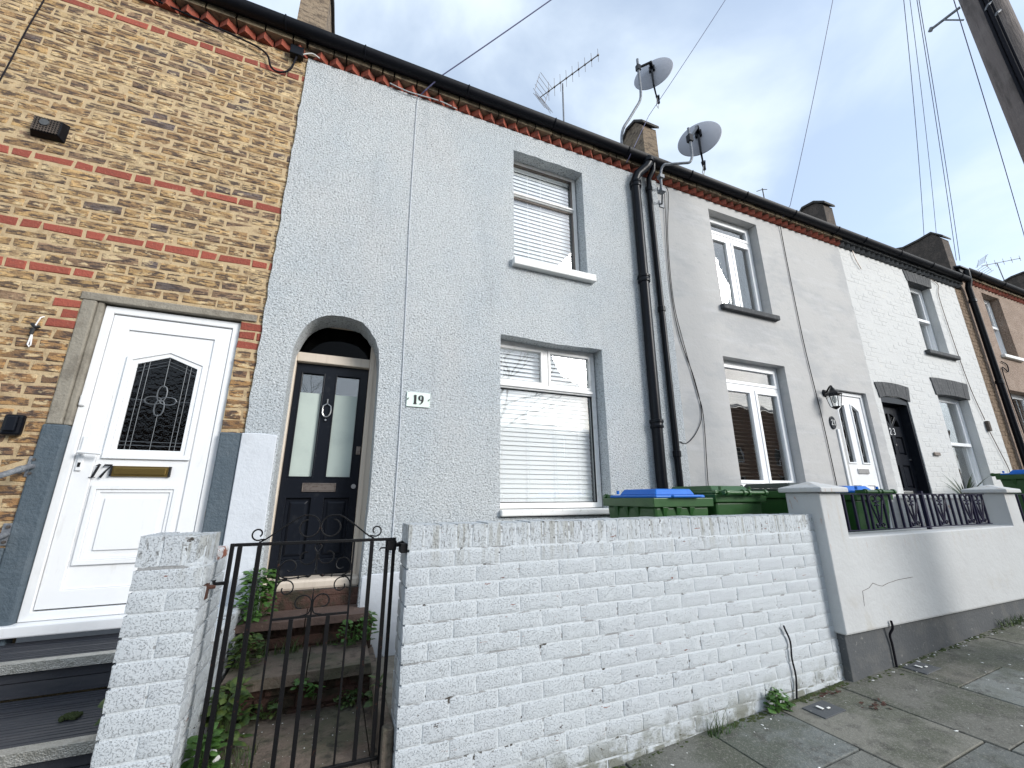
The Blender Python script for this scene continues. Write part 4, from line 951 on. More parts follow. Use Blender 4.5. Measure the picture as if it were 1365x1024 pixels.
# ================================================================== SMALL FITTINGS ON THE WALLS
t = thing('wall_vent', 'black plastic louvred vent cover high on the yellow brick wall', 'vent', (-2.17, -.03, 3.98))
mb = MB(); x0, x1, z0, z1 = -2.27, -2.08, 3.905, 4.065
mb.hexa([(x0, 0, z0), (x1, 0, z0), (x1, 0, z1), (x0, 0, z1)], [(x0+.02, -.055, z0+.02), (x1-.02, -.055, z0+.02), (x1-.02, -.055, z1-.02), (x0+.02, -.055, z1-.02)]); mb.build('cowl', 'black_plastic', t, bevel=.006)
mb = MB()
for k in range(9): mb.box(x0+.025+k*.016, x0+.031+k*.016, -.0585, -.0555, z0+.022, z1-.022)
for k in range(7): mb.box(x0+.022, x1-.022, -.0605, -.0588, z0+.026+k*.017, z0+.031+k*.017)
mb.build('grille', 'parapet_dark', t)
mb = MB(); mb.tube([(-2.185, -.055, 4.0), (-2.185, -.067, 4.0)], .026, 20); mb.build('disc', 'plinth_grey', t)
t = thing('wall_light', 'small black sensor light fixed to the yellow brickwork beside the white door', 'light', (-1.86, -.03, 1.84))
mb = MB(); mb.box(-1.905, -1.815, -.05, -.006, 1.775, 1.905); mb.build('housing', 'black_plastic', t, bevel=.015)
mb = MB(); mb.box(-1.885, -1.835, -.062, -.0505, 1.80, 1.89); mb.build('lens', 'black_gloss', t, bevel=.006)
mb = MB(); mb.tube([(-1.895, .0, 2.565), (-1.90, -.02, 2.55), (-1.912, -.025, 2.48), (-1.915, -.02, 2.44), (-1.905, -.02, 2.36), (-1.91, -.02, 2.345), (-1.92, -.02, 2.36), (-1.915, -.022, 2.43)], .0042, 6)
t = thing('loose_cable_end', 'loose white cable ends tied with black tape hanging from the yellow brickwork', 'cable', (-1.9, -.01, 2.5)); mb.build('cable', 'white', t, smooth=True)
mb = MB(); mb.tube([(-1.93, -.02, 2.50), (-1.905, -.026, 2.475), (-1.89, -.02, 2.49)], .011, 6); mb.tube([(-1.912, -.024, 2.47), (-1.918, -.024, 2.43)], .010, 6); mb.build('tape', 'black', t)
t = thing('house_sign', 'small pale green enamel plaque reading 19 on the roughcast wall', 'sign', (.576, -.03, 2.21))
mb = MB(); c, s = math.cos(.02), math.sin(.02)
mb.box(.478, .675, -.030, -.022, 2.148, 2.275); mb.build('plate', 'sign_green', t, bevel=.002)
mb = MB(); digit(mb, '1', .530, 2.172, .078, -.0305, 1.25); digit(mb, '9', .578, 2.172, .078, -.0305, 1.2); mb.build('numerals', 'black', t)
for x in (.488, .664): mb = MB(); mb.tube([(x, -.03, 2.212), (x, -.034, 2.212)], .0055, 10); mb.tube([(x-.007, -.034, 2.204), (x+.008, -.035, 2.222)], .0025, 5); mb.build('screw', 'black', t)
# lantern and plaque on 21
t = thing('wall_lantern', 'black coach lantern with clear glass on a curved bracket fixed to the grey render', 'lantern', (6.16, -.05, 2.75))
mb = MB(); mb.tube([(6.205, -.002, 2.80), (6.205, -.03, 2.80)], [.055, .04], 14); mb.tube(spline([(6.20, -.03, 2.80), (6.18, -.08, 2.85), (6.15, -.13, 2.87), (6.13, -.15, 2.84)], 5), .012, 8); mb.build('bracket', 'iron', t, smooth=True)
T = Matrix.Translation((6.13, -.15, 2.69)) @ Matrix.Scale(1.1, 4)
mb = MB(); mb.lathe([(.002, .15), (.02, .13), (.035, .10), (.085, .06), (.09, .045)], T, 6); mb.lathe([(.052, -.105), (.03, -.125), (.008, -.14)], T, 6)
for k in range(6):
    a = 2*PI*k/6; mb.tube([T @ Vector((.083*math.cos(a), .083*math.sin(a), .05)), T @ Vector((.052*math.cos(a), .052*math.sin(a), -.105))], .0045, 5)
mb.build('cage', 'iron', t)
mb = MB(); mb.lathe([(.078, .045), (.048, -.10)], T, 6); mb.build('lantern_glass', 'glass', t)
mb = MB(); mb.lathe([(.001, .03), (.022, .015), (.026, -.02), (.012, -.06), (.001, -.06)], T, 10); mb.build('bulb', 'lamp_glass', t, smooth=True)
t = thing('house_sign', 'black oval number plaque under the coach lantern', 'sign', (6.24, -.01, 2.39))
mb = MB(); q = [(6.24+.062*math.cos(a), 2.385+.09*math.sin(a)) for a in [2*PI*k/24 for k in range(24)]]; mb.plate([q], XZ(-.016), 0, .012); mb.build('plate', 'black_gloss', t, bevel=.003)
mb = MB(); digit(mb, '2', 6.197, 2.35, .075, -.0165, .7); digit(mb, '1', 6.243, 2.35, .075, -.0165, .6); mb.build('numerals', 'paper', t)
mb = MB(); mb.box(8.62, 8.78, -.03, -.005, 2.02, 2.07); tag(mb.build('door_buzzer', 'tarnish', bevel=.004, origin=(8.7, -.01, 2.04)), 'small grey box on white brickwork right of the black door', 'doorbell')
mb = MB(); mb.box(10.62, 10.70, -.05, -.004, 2.52, 2.70); tag(mb.build('outdoor_socket', 'parapet_dark', bevel=.008, origin=(10.66, -.02, 2.6)), 'small dark box on white brickwork right of the sash window', 'junction box')
mb = MB(); mb.box(-.80, -.69, -.075, -.01, 5.40, 5.50); jb = tag(mb.build('junction_box', 'black_plastic', bevel=.006, origin=(-.745, -.03, 5.45)), 'black junction box under the eaves where brick meets roughcast', 'junction box')

# ================================================================== CABLES ON THE WALLS
def cable(name, pts, label, rad=.005, m='cable', smooth=True, group='cables and wires'):
    mb = MB(); P = spline(pts, 6) if smooth else pts; mb.tube(P, rad, 6)
    ob = mb.build(name, m, origin=pts[0], smooth=True); return tag(ob, label, 'cable', group)
cable('cable', [(-2.455, -.012, 5.4), (-2.46, -.012, 5.15), (-2.487, -.012, 4.77), (-2.51, -.014, 4.28), (-2.58, -.012, 3.5)], 'thin dark cable at the far left of the yellow brick wall', .0045)
cable('cable', [(-1.9, -.03, 5.50), (-1.2, -.03, 5.40), (-.99, -.035, 5.33), (-.93, -.03, 5.2), (-.86, -.03, 5.17), (-.78, -.03, 5.24), (-.74, -.05, 5.40)], 'black cable looping into the junction box under the eaves', .009)
cable('cable', [(-.70, -.05, 5.44), (-.62, -.06, 5.485), (-.55, -.05, 5.47)], 'short white cable stub on the junction box', .006, 'paper')
cable('cable', [(.395, -.03, 5.44), (.385, -.028, 5.3), (.39, -.027, 4.5), (.397, -.028, 3.9), (.415, -.027, 3.2), (.428, -.028, 2.56), (.44, -.027, 1.9), (.442, -.028, 1.0)], 'pale cable painted over running down the roughcast left of the 19 plaque', .0035, 'smooth_render')
cable('cable', [(.10, -.05, 5.475), (.26, -.05, 5.452), (.40, -.05, 5.458), (.62, -.05, 5.475), (.80, -.04, 5.463)], 'pale cable draped along the top of the roughcast wall', .006, 'grey_cable')
cable('cable', [(3.70, -.02, 5.42), (3.73, -.015, 5.29), (3.63, -.012, 4.6), (3.60, -.014, 3.74), (3.68, -.012, 3.2), (3.80, -.014, 2.6), (3.85, -.012, 2.30), (3.79, -.014, 1.58), (3.78, -.012, 1.3)], 'long dark cable sagging down the grey render beside the thin drainpipe', .0045)
cable('cable', [(3.66, -.02, 5.30), (3.60, -.015, 4.5), (3.58, -.014, 3.9), (3.62, -.012, 3.3), (3.78, -.014, 2.75), (3.83, -.012, 2.35), (3.72, -.012, 2.12), (3.55, -.015, 1.98), (3.43, -.03, 1.99)], 'dark cable curving across the grey render back to the drainpipe', .0045)
cable('cable', [(5.96, -.05, 5.56), (5.96, -.015, 5.3), (5.955, -.014, 3.6), (6.02, -.014, 2.4), (6.045, -.012, 1.2)], 'straight dark cable down the grey render left of the coach lantern', .0055)
cable('cable', [(10.2, -.02, 5.45), (10.45, -.02, 5.36), (10.33, -.02, 5.1), (10.36, -.02, 4.2), (10.45, -.02, 3.3), (10.62, -.02, 2.72)], 'thin cable down the white brick to the small dark box', .006, 'tarnish')
cable('cable', [(10.66, -.02, 2.52), (10.80, -.02, 2.2), (10.95, -.02, 1.8), (10.92, -.02, 1.3)], 'thin cable hanging below the small dark box on white brick', .006, 'tarnish')
cable('cable', [(7.75, -.03, 5.45), (7.78, -.03, 5.30), (7.90, -.02, 5.14)], 'short cable tail under the dark cornice of the white brick house', .006, 'tarnish')
cable('cable', [(12.05, -.03, 4.0), (12.25, -.03, 3.95), (12.2, -.03, 3.8), (11.98, -.03, 3.85), (11.95, -.03, 3.3), (12.0, -.03, 2.3)], 'dark cable looping on the brown roughcast wall', .009)
cable('cable', [(2.885, -1.325, .56), (2.90, -1.318, .54), (2.935, -1.316, .46), (2.925, -1.316, .36), (2.935, -1.316, .25), (2.90, -1.316, .1)], 'black cable stub against the white garden wall near the pavement', .006)
cable('cable', [(3.955, -1.395, .50), (3.962, -1.392, .45), (3.95, -1.37, .40), (3.96, -1.366, .33), (3.955, -1.366, .16)], 'cable emerging at the dark base of the grey garden wall', .008)

# ================================================================== TELEGRAPH POLE AND WIRES
PX, PY, PT = 5.59, -2.57, 11.1
tp = thing('telegraph_pole', 'tall weathered wooden telegraph pole at the upper right carrying the wires', 'pole', (PX, PY, 0))
mb = MB(); mb.tube([(PX, PY, .0), (PX, PY, 3), (PX, PY, 7), (PX, PY, PT)], [.155, .147, .135, .12], 28); mb.build('shaft', 'pole_wood', tp, smooth=True)
va = math.atan2(-3.5-PY, 0-PX)
def pp(z, a, e=0, rr=None): rr = (.155-.0035*z) if rr is None else rr; return (PX+(rr+e)*math.cos(va+a), PY+(rr+e)*math.sin(va+a), z)
for da, rad in ((.25, .017), (.42, .012), (.05, .012)):
    mb = MB(); mb.tube([pp(z_, da+.12*math.sin(z_*.8), rad*.8) for z_ in [.2+k*.4 for k in range(27)]], rad, 8); mb.build('cable_riser', 'cable', tp, smooth=True)
for z_, a in ((6.04, .12), (5.90, .30), (4.80, .15), (7.4, .2), (3.6, .3)):
    mb = MB(); mb.tube([pp(z_-.03, a-.2, .01), pp(z_, a, .03), pp(z_+.03, a+.2, .01)], .011, 6); mb.build('cable_clip', 'galv', tp)
mb = MB(); mb.tube([(5.52, -2.44, 6.32), (5.50, -2.20, 6.31)], .014, 8); mb.tube([(5.50, -2.22, 6.325), (5.50, -2.20, 6.295)], .02, 8); mb.tube([(5.52, -2.43, 6.15), (5.502, -2.315, 6.305)], .008, 6); mb.build('step_bracket', 'galv', tp, smooth=True)
mb = MB(); mb.tube([(PX, PY, PT-.35), (PX, PY, PT-.30)], .22, 16); mb.build('wire_ring', 'galv', tp)

def wire(end, label, sag=.25, rad=.0065, ex=None):
    a = Vector((PX, PY, PT-.3)); b = Vector(end); n = 24
    pts = [a.lerp(b, k/n)-Vector((0, 0, sag*4*(k/n)*(1-k/n))) for k in range(n+1)]
    if ex: pts += [Vector(p) for p in ex]
    mb = MB(); mb.tube(pts, rad*.8, 5); return tag(mb.build('overhead_wire', 'wire', origin=tuple(b)), label, 'wire', 'overhead wires from the telegraph pole')
wire((.60, -.19, 5.66), 'overhead wire landing above the roughcast house left of the aerial', .12, .008, [(.45, -.09, 5.50), (.40, -.03, 5.46)])
wire((3.44, -.12, 6.42), 'overhead wire crossing behind the dishes to the brick parapet', .1, .005, [(3.05, -.20, 5.66), (3.0, -.1, 5.5)])
wire((5.99, -.20, 5.70), 'overhead wire landing at the gutter above the coach lantern', .15, .0055, [(5.96, -.06, 5.55)])
wire((11.45, .30, 6.95), 'overhead wire reaching the left slope of the large dark parapet', .3, .006)
wire((11.5, .12, 6.92), 'overhead wire reaching the tip of the large dark parapet', .3, .005)
wire((11.30, -.1, 6.07), 'overhead wire landing at the drainpipe head by the brown house', .2, .006)
wire((11.46, -.1, 6.10), 'overhead wire landing just right of the drainpipe head by the brown house', .25, .006)
wire((15.3, -.1, 6.8), 'overhead wire running furthest right above the brown house', .7, .008)

# ================================================================== DISHES AND AERIALS
def dish(c, az, el, rad, mast, label, mr=.0165):
    t = thing('satellite_dish', label, 'satellite dish', c, 'satellite dishes above the roof line')
    n = Vector((math.sin(az)*math.cos(el), math.cos(az)*math.cos(el), math.sin(el))); up = (Vector((0, 0, 1))-n*n.z).normalized(); sd = up.cross(n)
    mt = Matrix((sd, up, n)).transposed().to_4x4(); mt.translation = Vector(c)
    S = mt @ Matrix.Diagonal((1.0, 1.08, 1, 1))
    mb = MB(); prof = [(rad*k/10+.0001, .055*(k/10)**2) for k in range(11)]+[(rad*1.015, .05), (rad, .043)]+[(rad*k/10+.0001, .055*(k/10)**2-.012) for k in range(9, -1, -1)]
    mb.lathe(prof, S, 48); mb.build('reflector', 'dish_grey', t, smooth=True)
    P = lambda x, y, z: mt @ Vector((x, y, z))
    mb = MB(); mb.box(-.045, .045, -.05, .06, -.05, -.012, mt); mb.tube([P(0, .03, -.04), P(0, .03, -.13)], .028, 10); mb.build('bracket', 'black_plastic', t, bevel=.004)
    lo = -rad*1.08
    mb = MB(); mb.tube([P(0, -.03, -.035), P(0, lo*.55, -.045), P(0, lo-.02, .0), P(0, lo-.06, .12), P(0, lo+.0, .34)], [.018, .017, .014, .012, .012], 8); mb.build('feed_arm', 'black_plastic', t, smooth=True)
    mb = MB(); mb.tube([P(0, lo+.0, .33), P(0, lo+.09, .33)], .022, 10); mb.tube([P(0, lo+.07, .34), P(0, lo+.10, .27)], [.022, .032], 12); mb.build('receiver', 'black_plastic', t, smooth=True)
    mb = MB(); mb.tube([P(0, lo+.02, .36)]+[P(.02, lo-.05, .38), P(.03, lo-.08, .3), P(0, lo-.05, .2)], .006, 6); mb.build('cable_loop', 'paper', t)
    arm0 = P(0, .03, -.12); m2 = Vector(mast[-2]).lerp(Vector(mast[-1]), .55)
    mb = MB(); mb.tube([arm0, m2], .019, 8); mb.box(-.03, .03, -.03, .03, -.05, .05, Matrix.Translation(m2)); mb.build('clamp', 'black_plastic', t)
    mb = MB(); mb.tube(spline(mast, 6), mr, 12); mb.build('mast', 'galv', t, smooth=True)
    return t
dish((3.98, .23, 7.92), math.radians(54), math.radians(-8), .30, [(3.26, .25, 5.9), (3.255, .25, 6.25), (3.30, .25, 6.50), (3.44, .25, 6.76), (3.56, .25, 6.98), (3.675, .25, 7.20), (3.71, .25, 7.38), (3.712, .25, 7.65), (3.715, .25, 8.05)], 'grey satellite dish on a tall crooked mast rising from the brick parapet', .02)
dish((4.24, -.20, 6.32), math.radians(54), math.radians(-8), .285, [(3.43, -.20, 5.16), (3.435, -.20, 5.30), (3.445, -.215, 5.44), (3.47, -.25, 5.50), (3.52, -.27, 5.51), (3.70, -.355, 5.52), (3.765, -.385, 5.53), (3.80, -.398, 5.60), (3.81, -.40, 5.70), (3.812, -.40, 6.08)], 'grey satellite dish on a bent pole bracketed to the grey render', .0165)
t = thing('wall_bracket', 'galvanised wall clamps on the grey render holding the bent dish pole', 'bracket', (3.60, -.04, 5.2))
for z in (5.13, 5.34):
    mb = MB(); mb.box(3.56, 3.64, -.012, -.002, z-.05, z+.05); mb.tube([(3.60, -.012, z), (3.44, -.20, z)], .012, 6); mb.box(3.40, 3.47, -.235, -.17, z-.025, z+.025); mb.build('clamp_plate', 'galv', t, bevel=.003)

def aerial(mast, a, b, label, n=9, refl=True, L0=.20, L1=.13, rad=.0045):
    t = thing('tv_aerial', label, 'aerial', mast[0], 'television aerials on the roofs')
    a, b = Vector(a), Vector(b); d = (b-a); ln = d.length; d.normalize(); side = d.cross(Vector((0, 0, 1))).normalized()
    # elements stand across the boom, tilted like the photograph's
    mb = MB(); mb.tube([mast[0], mast[1]], .014, 8); mb.build('mast', 'galv', t)
    mb = MB(); mb.tube([a, b], .0085, 6); mb.build('boom', 'tarnish', t)
    for k in range(n):
        c = a.lerp(b, .16+.84*k/(n-1)); h = L0+(L1-L0)*k/(n-1)
        mb = MB(); mb.tube([c-Vector((0, 0, h)), c+Vector((0, 0, h))], rad*.8, 5); mb.box(-.012, .012, -.012, .012, -.012, .012, Matrix.Translation(c)); mb.build('element', 'tarnish', t)
    if refl:
        for s in (-1, 1):
            mb = MB()
            for j in range(5):
                o = a+d*(.02*j-.02)+side*s*0+Vector((0, 0, s*(.05+.055*j)))-d*(-.018*j)
                mb.tube([o-side*.17, o+side*.17], rad*.8, 5)
            for q in (-.15, .15): mb.tube([a+side*q+Vector((0, 0, s*.03)), a+side*q+Vector((0, 0, s*.28))+d*.10], rad*.8, 5)
            mb.build('reflector', 'tarnish', t)
    return t
aerial([(2.80, 1.05, 6.2), (2.78, .98, 7.95)], (2.525, 1.297, 7.9), (3.05, .36, 7.93), 'spiky television aerial on a thin mast behind the gutter left of the tall dish', 9)
aerial([(18.6, 1.2, 6.5), (18.15, 1.15, 8.35)], (17.85, 1.4, 8.3), (18.6, .8, 8.4), 'distant television aerial above the brown house at the right edge', 5, True, .12, .09, .006)
mb = MB(); mb.tube([(5.90, .1, 5.9), (5.90, .1, 6.22)], .008, 6); mb.tube([(5.78, .12, 6.14), (5.90, .1, 6.2), (5.98, .08, 6.21)], .006, 6)
tag(mb.build('roof_bracket', 'iron', origin=(5.9, .1, 5.9)), 'tiny dark bracket poking above the gutter over the grey house', 'bracket')

# ================================================================== BINS
def make_bin(label, lid, gus=0):
    t = thing('wheelie_bin', label, 'bin', (0, 0, 0), 'wheeled bins behind the front walls')
    W, D, H = .54, .60, 1.0
    mb = MB()
    b = [(-W*.40, -D*.40), (W*.40, -D*.40), (W*.40, D*.36), (-W*.40, D*.36)]; u = [(-W/2, -D/2), (W/2, -D/2), (W/2, D/2), (-W/2, D/2)]
    mb.hexa([(x, y, .04) for x, y in b], [(x, y, H-.08) for x, y in u]); mb.build('body', 'green_plastic', t, bevel=.02)
    mb = MB(); e = .03
    mb.hexa([(x*(1+e/W*1.6), y*(1+e/D*1.6), H-.085) for x, y in u], [(x*(1+e/W*1.8), y*(1+e/D*1.8), H-.02) for x, y in u])
    for k in range(gus):
        for s in (-1, 1):
            x = -W/2+.09+k*.13; mb.hexa([(x-.004, s*(D/2-.012), H-.19), (x+.004, s*(D/2-.012), H-.19), (x+.004, s*(D/2-.03), H-.19), (x-.004, s*(D/2-.03), H-.19)], [(x-.028, s*(D/2+.018), H-.085), (x+.028, s*(D/2+.018), H-.085), (x+.028, s*(D/2-.03), H-.085), (x-.028, s*(D/2-.03), H-.085)])
    for k in range(gus):
        for s in (-1, 1):
            y = -D/2+.2+k*.13; mb.hexa([(s*(W/2-.03), y-.004, H-.19), (s*(W/2-.012), y-.004, H-.19), (s*(W/2-.012), y+.004, H-.19), (s*(W/2-.03), y+.004, H-.19)], [(s*(W/2-.03), y-.03, H-.085), (s*(W/2+.018), y-.03, H-.085), (s*(W/2+.018), y+.03, H-.085), (s*(W/2-.03), y+.03, H-.085)])
    mb.build('rim', 'green_plastic', t, bevel=.006)
    mb = MB(); z0 = H-.018
    a = [(-W/2-.012, -D/2-.03), (W/2+.012, -D/2-.03), (W/2+.012, D/2+.02), (-W/2-.012, D/2+.02)]
    if lid == 'blue_plastic': a = [(x*.88, y*.9) for x, y in a]
    mb.hexa([(x, y, z0) for x, y in a], [(x*.985, y*.985, z0+.022) for x, y in a])
    c = [(x*.80, y*.78-.01) for x, y in a]; mb.hexa([(x, y, z0+.0225) for x, y in c], [(x*.88, y*.86-.01, z0+.068) for x, y in c])
    mb.box(-.14, .14, -D/2-.065, -D/2-.032, z0+.002, z0+.02)
    ld = mb.build('lid', lid, t, bevel=.008)
    mb = MB(); mb.tube([(-W/2+.02, D/2+.07, H-.01), (W/2-.02, D/2+.07, H-.01)], .016, 12)
    for x in (-W/2+.05, -.03, .03, W/2-.05): mb.tube([(x-.012, D/2+.07, H-.01), (x+.012, D/2+.07, H-.01)], .026, 12); mb.box(x-.012, x+.012, D/2-.01, D/2+.07, H-.03, H+.008)
    mb.build('handle', 'green_plastic', t, smooth=True)
    for s in (-1, 1): mb = MB(); mb.lathe([(.02, -.02), (.095, -.02), (.1, 0), (.095, .02), (.02, .02), (.02, -.02)], Matrix.Translation((s*(W/2-.02), D/2-.05, .1)) @ Matrix.Rotation(PI/2, 4, 'Y'), 20); mb.build('wheel', 'black_plastic', t, smooth=True)
    for s in (-1, 1): mb = MB(); mb.tube([(s*.17, D/2-.03, z0+.03), (s*.17, D/2-.03, z0+.06)], .012, 8); mb.build('lid_knob', lid, t)
    return t
def place(t, x, y, z, rz): t.location = (x, y, z); t.rotation_euler = (0, 0, rz); return t
bA = place(make_bin('green wheeled bin with a bright blue lid, leftmost behind the white brick wall', 'blue_plastic', 3), 2.47, -.66, .415, 0)
bB = place(make_bin('green wheeled bin with a green lid, its round handle bar facing the street', 'green_plastic'), 3.12, -.63, .445, PI)
bC = place(make_bin('green wheeled bin with a dark lid beside the first capped pillar', 'dark_lid'), 3.98, -.68, .475, 0)
def recopy(src, label, x, y, z, rz):
    c = copy_tree(src); c['label'] = label; return place(c, x, y, z, rz)
recopy(bA, 'green wheeled bin with a blue lid behind the iron railing', 4.80, -.72, .455, PI)
recopy(bA, 'green wheeled bin with a blue lid at the right edge beyond the second capped pillar', 9.3, -.80, .72, 0)

# ================================================================== PLANTS
def leafy(name, label, pos, n, spread, h, ls, m, cat='plant', seed=1, group=None, stems=True):
    r = random.Random(seed); mb = MB(); P = Vector(pos)
    for k in range(n):
        a = r.uniform(0, 2*PI); q = r.random()**.6; zz = h*r.random()**.8
        c = P+Vector((math.cos(a)*spread[0]*q*(1-.4*zz/h), math.sin(a)*spread[1]*q*(1-.4*zz/h), zz))
        L = ls*r.choice((.5, .6, .75, .9, 1., 1.2))*r.uniform(.85, 1.1); d = Vector((math.cos(a)+r.uniform(-.7, .7), math.sin(a)+r.uniform(-.7, .7), r.uniform(-.3, .7))).normalized()
        s = d.cross(Vector((0, 0, 1))); s = s.normalized() if s.length > .1 else Vector((1, 0, 0)); s = (s+Vector((0, 0, r.uniform(-.5, .5)))).normalized(); nn = s.cross(d)
        w = L*r.uniform(.28, .42)
        pts = [c, c+d*L*.3+s*w-nn*.1*L, c+d*L*.65+s*w*.85-nn*.16*L, c+d*L-nn*.3*L, c+d*L*.65-s*w*.85-nn*.16*L, c+d*L*.3-s*w-nn*.1*L, c+d*L*.35-nn*-.04*L, c+d*L*.7-nn*.06*L]
        mb.add(pts, [(0, 1, 6), (1, 2, 7, 6), (2, 3, 7), (3, 4, 7), (4, 5, 6, 7), (5, 0, 6)])
        if stems and k % 5 == 0: mb.tube([P+Vector((r.uniform(-.3, .3)*spread[0], r.uniform(-.3, .3)*spread[1], 0)), c], .0018, 4)
    return tag(mb.build(name, m, origin=pos, smooth=True, ang=80), label, cat, group)
def grass(name, label, pos, n, h, spread, m='leaf_b', seed=1, w=.004, cat='grass'):
    r = random.Random(seed); mb = MB(); P = Vector(pos)
    for k in range(n):
        a = r.uniform(0, 2*PI); b = P+Vector((r.uniform(-1, 1)*spread[0], r.uniform(-1, 1)*spread[1], 0)); H = h*r.uniform(.4, 1.1); o = H*r.uniform(.15, .8)
        pts = []; s = Vector((-math.sin(a), math.cos(a), 0))*w
        for j in range(5):
            t = j/4; c = b+Vector((math.cos(a)*o*t*t, math.sin(a)*o*t*t, H*(t-.25*t*t))); pts += [c+s*(1-t*.95), c-s*(1-t*.95)]
        mb.add(pts, [(2*j, 2*j+1, 2*j+3, 2*j+2) for j in range(4)])
    return tag(mb.build(name, m, origin=pos), label, cat)
leafy('weed_plant', 'bushy bright green weed growing on the red step left of the black door', (-.405, -.14, .645), 240, (.12, .14), .30, .055, 'leaf_a', seed=1)
leafy('weed_plant', 'green weeds hanging at the left end of the stone tread below the bushy weed', (-.40, -.36, .46), 150, (.09, .12), .17, .045, 'leaf_b', seed=2)
leafy('weed_plant', 'broad leaved weeds along the left side of the path behind the gate', (-.39, -.72, .25), 150, (.075, .18), .24, .07, 'leaf_b', seed=3)
leafy('weed_plant', 'low leafy weeds at the foot of the white pier inside the gate', (-.42, -1.04, .22), 110, (.05, .12), .20, .06, 'leaf_a', seed=4)
leafy('weed_plant', 'small green weed at the right end of the red step', (.20, -.26, .47), 70, (.10, .05), .15, .04, 'leaf_a', seed=5)
leafy('weed_plant', 'leafy sprig beside the right porch wall', (.30, -.20, .47), 60, (.035, .06), .17, .045, 'leaf_a', seed=6)
leafy('weed_plant', 'star shaped green weed in the middle of the dark stone riser', (.0, -.60, .32), 18, (.03, .025), .08, .05, 'leaf_a', seed=7)
leafy('weed_plant', 'tiny weed just left of the star shaped weed on the riser', (-.075, -.60, .36), 16, (.025, .02), .08, .04, 'leaf_a', seed=8)
leafy('weed_plant', 'dark trailing weeds under the front edge of the stone tread', (-.24, -.575, .26), 50, (.10, .03), .07, .04, 'leaf_b', seed=9)
leafy('weed_plant', 'small weed at the right foot of the stone riser', (.20, -.56, .25), 70, (.10, .04), .07, .03, 'leaf_b', seed=10)
leafy('weed_plant', 'narrow weed between the path and the end of the white garden wall', (.325, -.75, .30), 40, (.015, .12), .12, .05, 'leaf_b', seed=13)
grass('grass_tuft', 'grassy tuft on the stone tread left of its middle', (-.24, -.20, .455), 70, .12, (.12, .03), seed=2, w=.003)
grass('grass_tuft', 'short grass along the foot of the red step', (.05, -.145, .455), 70, .06, (.22, .015), seed=3, w=.002)
grass('grass_tuft', 'patch of low grass on the left of the lowest slab behind the gate', (-.32, -1.0, .246), 240, .06, (.10, .16), seed=4, w=.0022)
leafy('weed_plant', 'bright green leafy weed at the foot of the white garden wall', (2.70, -1.345, .105), 90, (.085, .04), .11, .05, 'leaf_a', seed=11)
grass('grass_tuft', 'wispy pale grass tuft against the white garden wall', (2.16, -1.345, .075), 26, .22, (.05, .015), seed=5, w=.0025)
grass('grass_tuft', 'low green grass at the base of the wispy tuft', (2.24, -1.35, .08), 120, .05, (.12, .03), 'leaf_a', seed=6, w=.002)
grass('grass_tuft', 'grass growing along the dark base of the grey garden wall at the right edge', (6.0, -1.39, .29), 160, .09, (.45, .04), seed=7, w=.003)
r = random.Random(12); mb = MB()
for k in range(600):
    x = r.choice((r.uniform(.4, 3.44), r.uniform(2.3, 3.4), r.uniform(3.46, 6.4))); y0 = -1.31 if x < 3.45 else -1.36
    s = r.uniform(.004, .016); y = y0-abs(r.gauss(0, .022)); mb.lathe([(.0005, s*.5), (s*.8, s*.2), (s, -s*.3)], Matrix.Translation((x, y, gz(x)-.002)) @ Matrix.Diagonal((r.uniform(.8, 2), 1, 1, 1)), 6)
struct(mb.build('moss_and_dirt', 'moss', smooth=True), 'stuff')
r = random.Random(15); mb = MB()
for k in range(170):
    x = r.uniform(1.6, 6.5); y = r.uniform(-2.6, -1.36); s = r.uniform(.002, .007)
    if r.random() < .3: y = -1.36-abs(r.gauss(0, .04))
    mb.lathe([(.0005, s*.5), (s, 0)], Matrix.Translation((x, y, gz(x)+.002)) @ Matrix.Rotation(r.uniform(0, 6), 4, 'Z') @ Matrix.Diagonal((r.uniform(.8, 2.2), 1, 1, 1)), 5)
for k in range(60):
    x = r.uniform(-.42, .28); y = r.uniform(-1.15, -.6); s = r.uniform(.001, .004); mb.lathe([(.0005, s*.5), (s, 0)], Matrix.Translation((x, y, .2465)), 5)
struct(mb.build('grit_and_litter', 'paper'), 'stuff')
# leaf litter patches and drain covers
mb = MB()
for k in range(40):
    c = Vector((3.25+r.gauss(0, .05), -1.60+r.gauss(0, .03), .153)) if k < 18 else Vector((3.16+r.gauss(0, .08), -1.37+r.gauss(0, .02), .15))
    a = r.uniform(0, 6); s = r.uniform(.008, .02); u = Vector((math.cos(a), math.sin(a), .2))*s; v = Vector((-math.sin(a), math.cos(a), .3))*s*.6
    mb.add([c-u, c-v, c+u, c+v], [(0, 1, 2, 3)])
tag(mb.build('dead_leaves', 'rust', origin=(3.2, -1.5, .15)), 'reddish brown dead leaves on the pavement near the wall corner', 'leaves')
for x, y, lb in ((2.93, -1.47, 'small dark drain cover in the pavement by the white brick wall'), (4.08, -1.46, 'small dark drain cover in the pavement by the grey rendered wall')):
    t = thing('drain_cover', lb, 'drain cover', (x, y, gz(x)), 'drain covers in the pavement')
    z = gz(x)+.004; mb = MB(); mb.hexa([(x-.10, y-.07, z-.03), (x+.10, y-.07, z-.02), (x+.10, y+.07, z-.02), (x-.10, y+.07, z-.03)], [(x-.10, y-.07, z-.004), (x+.10, y-.07, z+.006), (x+.10, y+.07, z+.006), (x-.10, y+.07, z-.004)]); mb.build('lid', 'plinth_grey', t, bevel=.002)
    mb = MB(); mb.box(x-.03, x-.01, y-.01, y+.03, z+.006, z+.009); mb.box(x+.01, x+.035, y-.02, y-.01, z+.006, z+.01); mb.build('mark', 'paper', t)
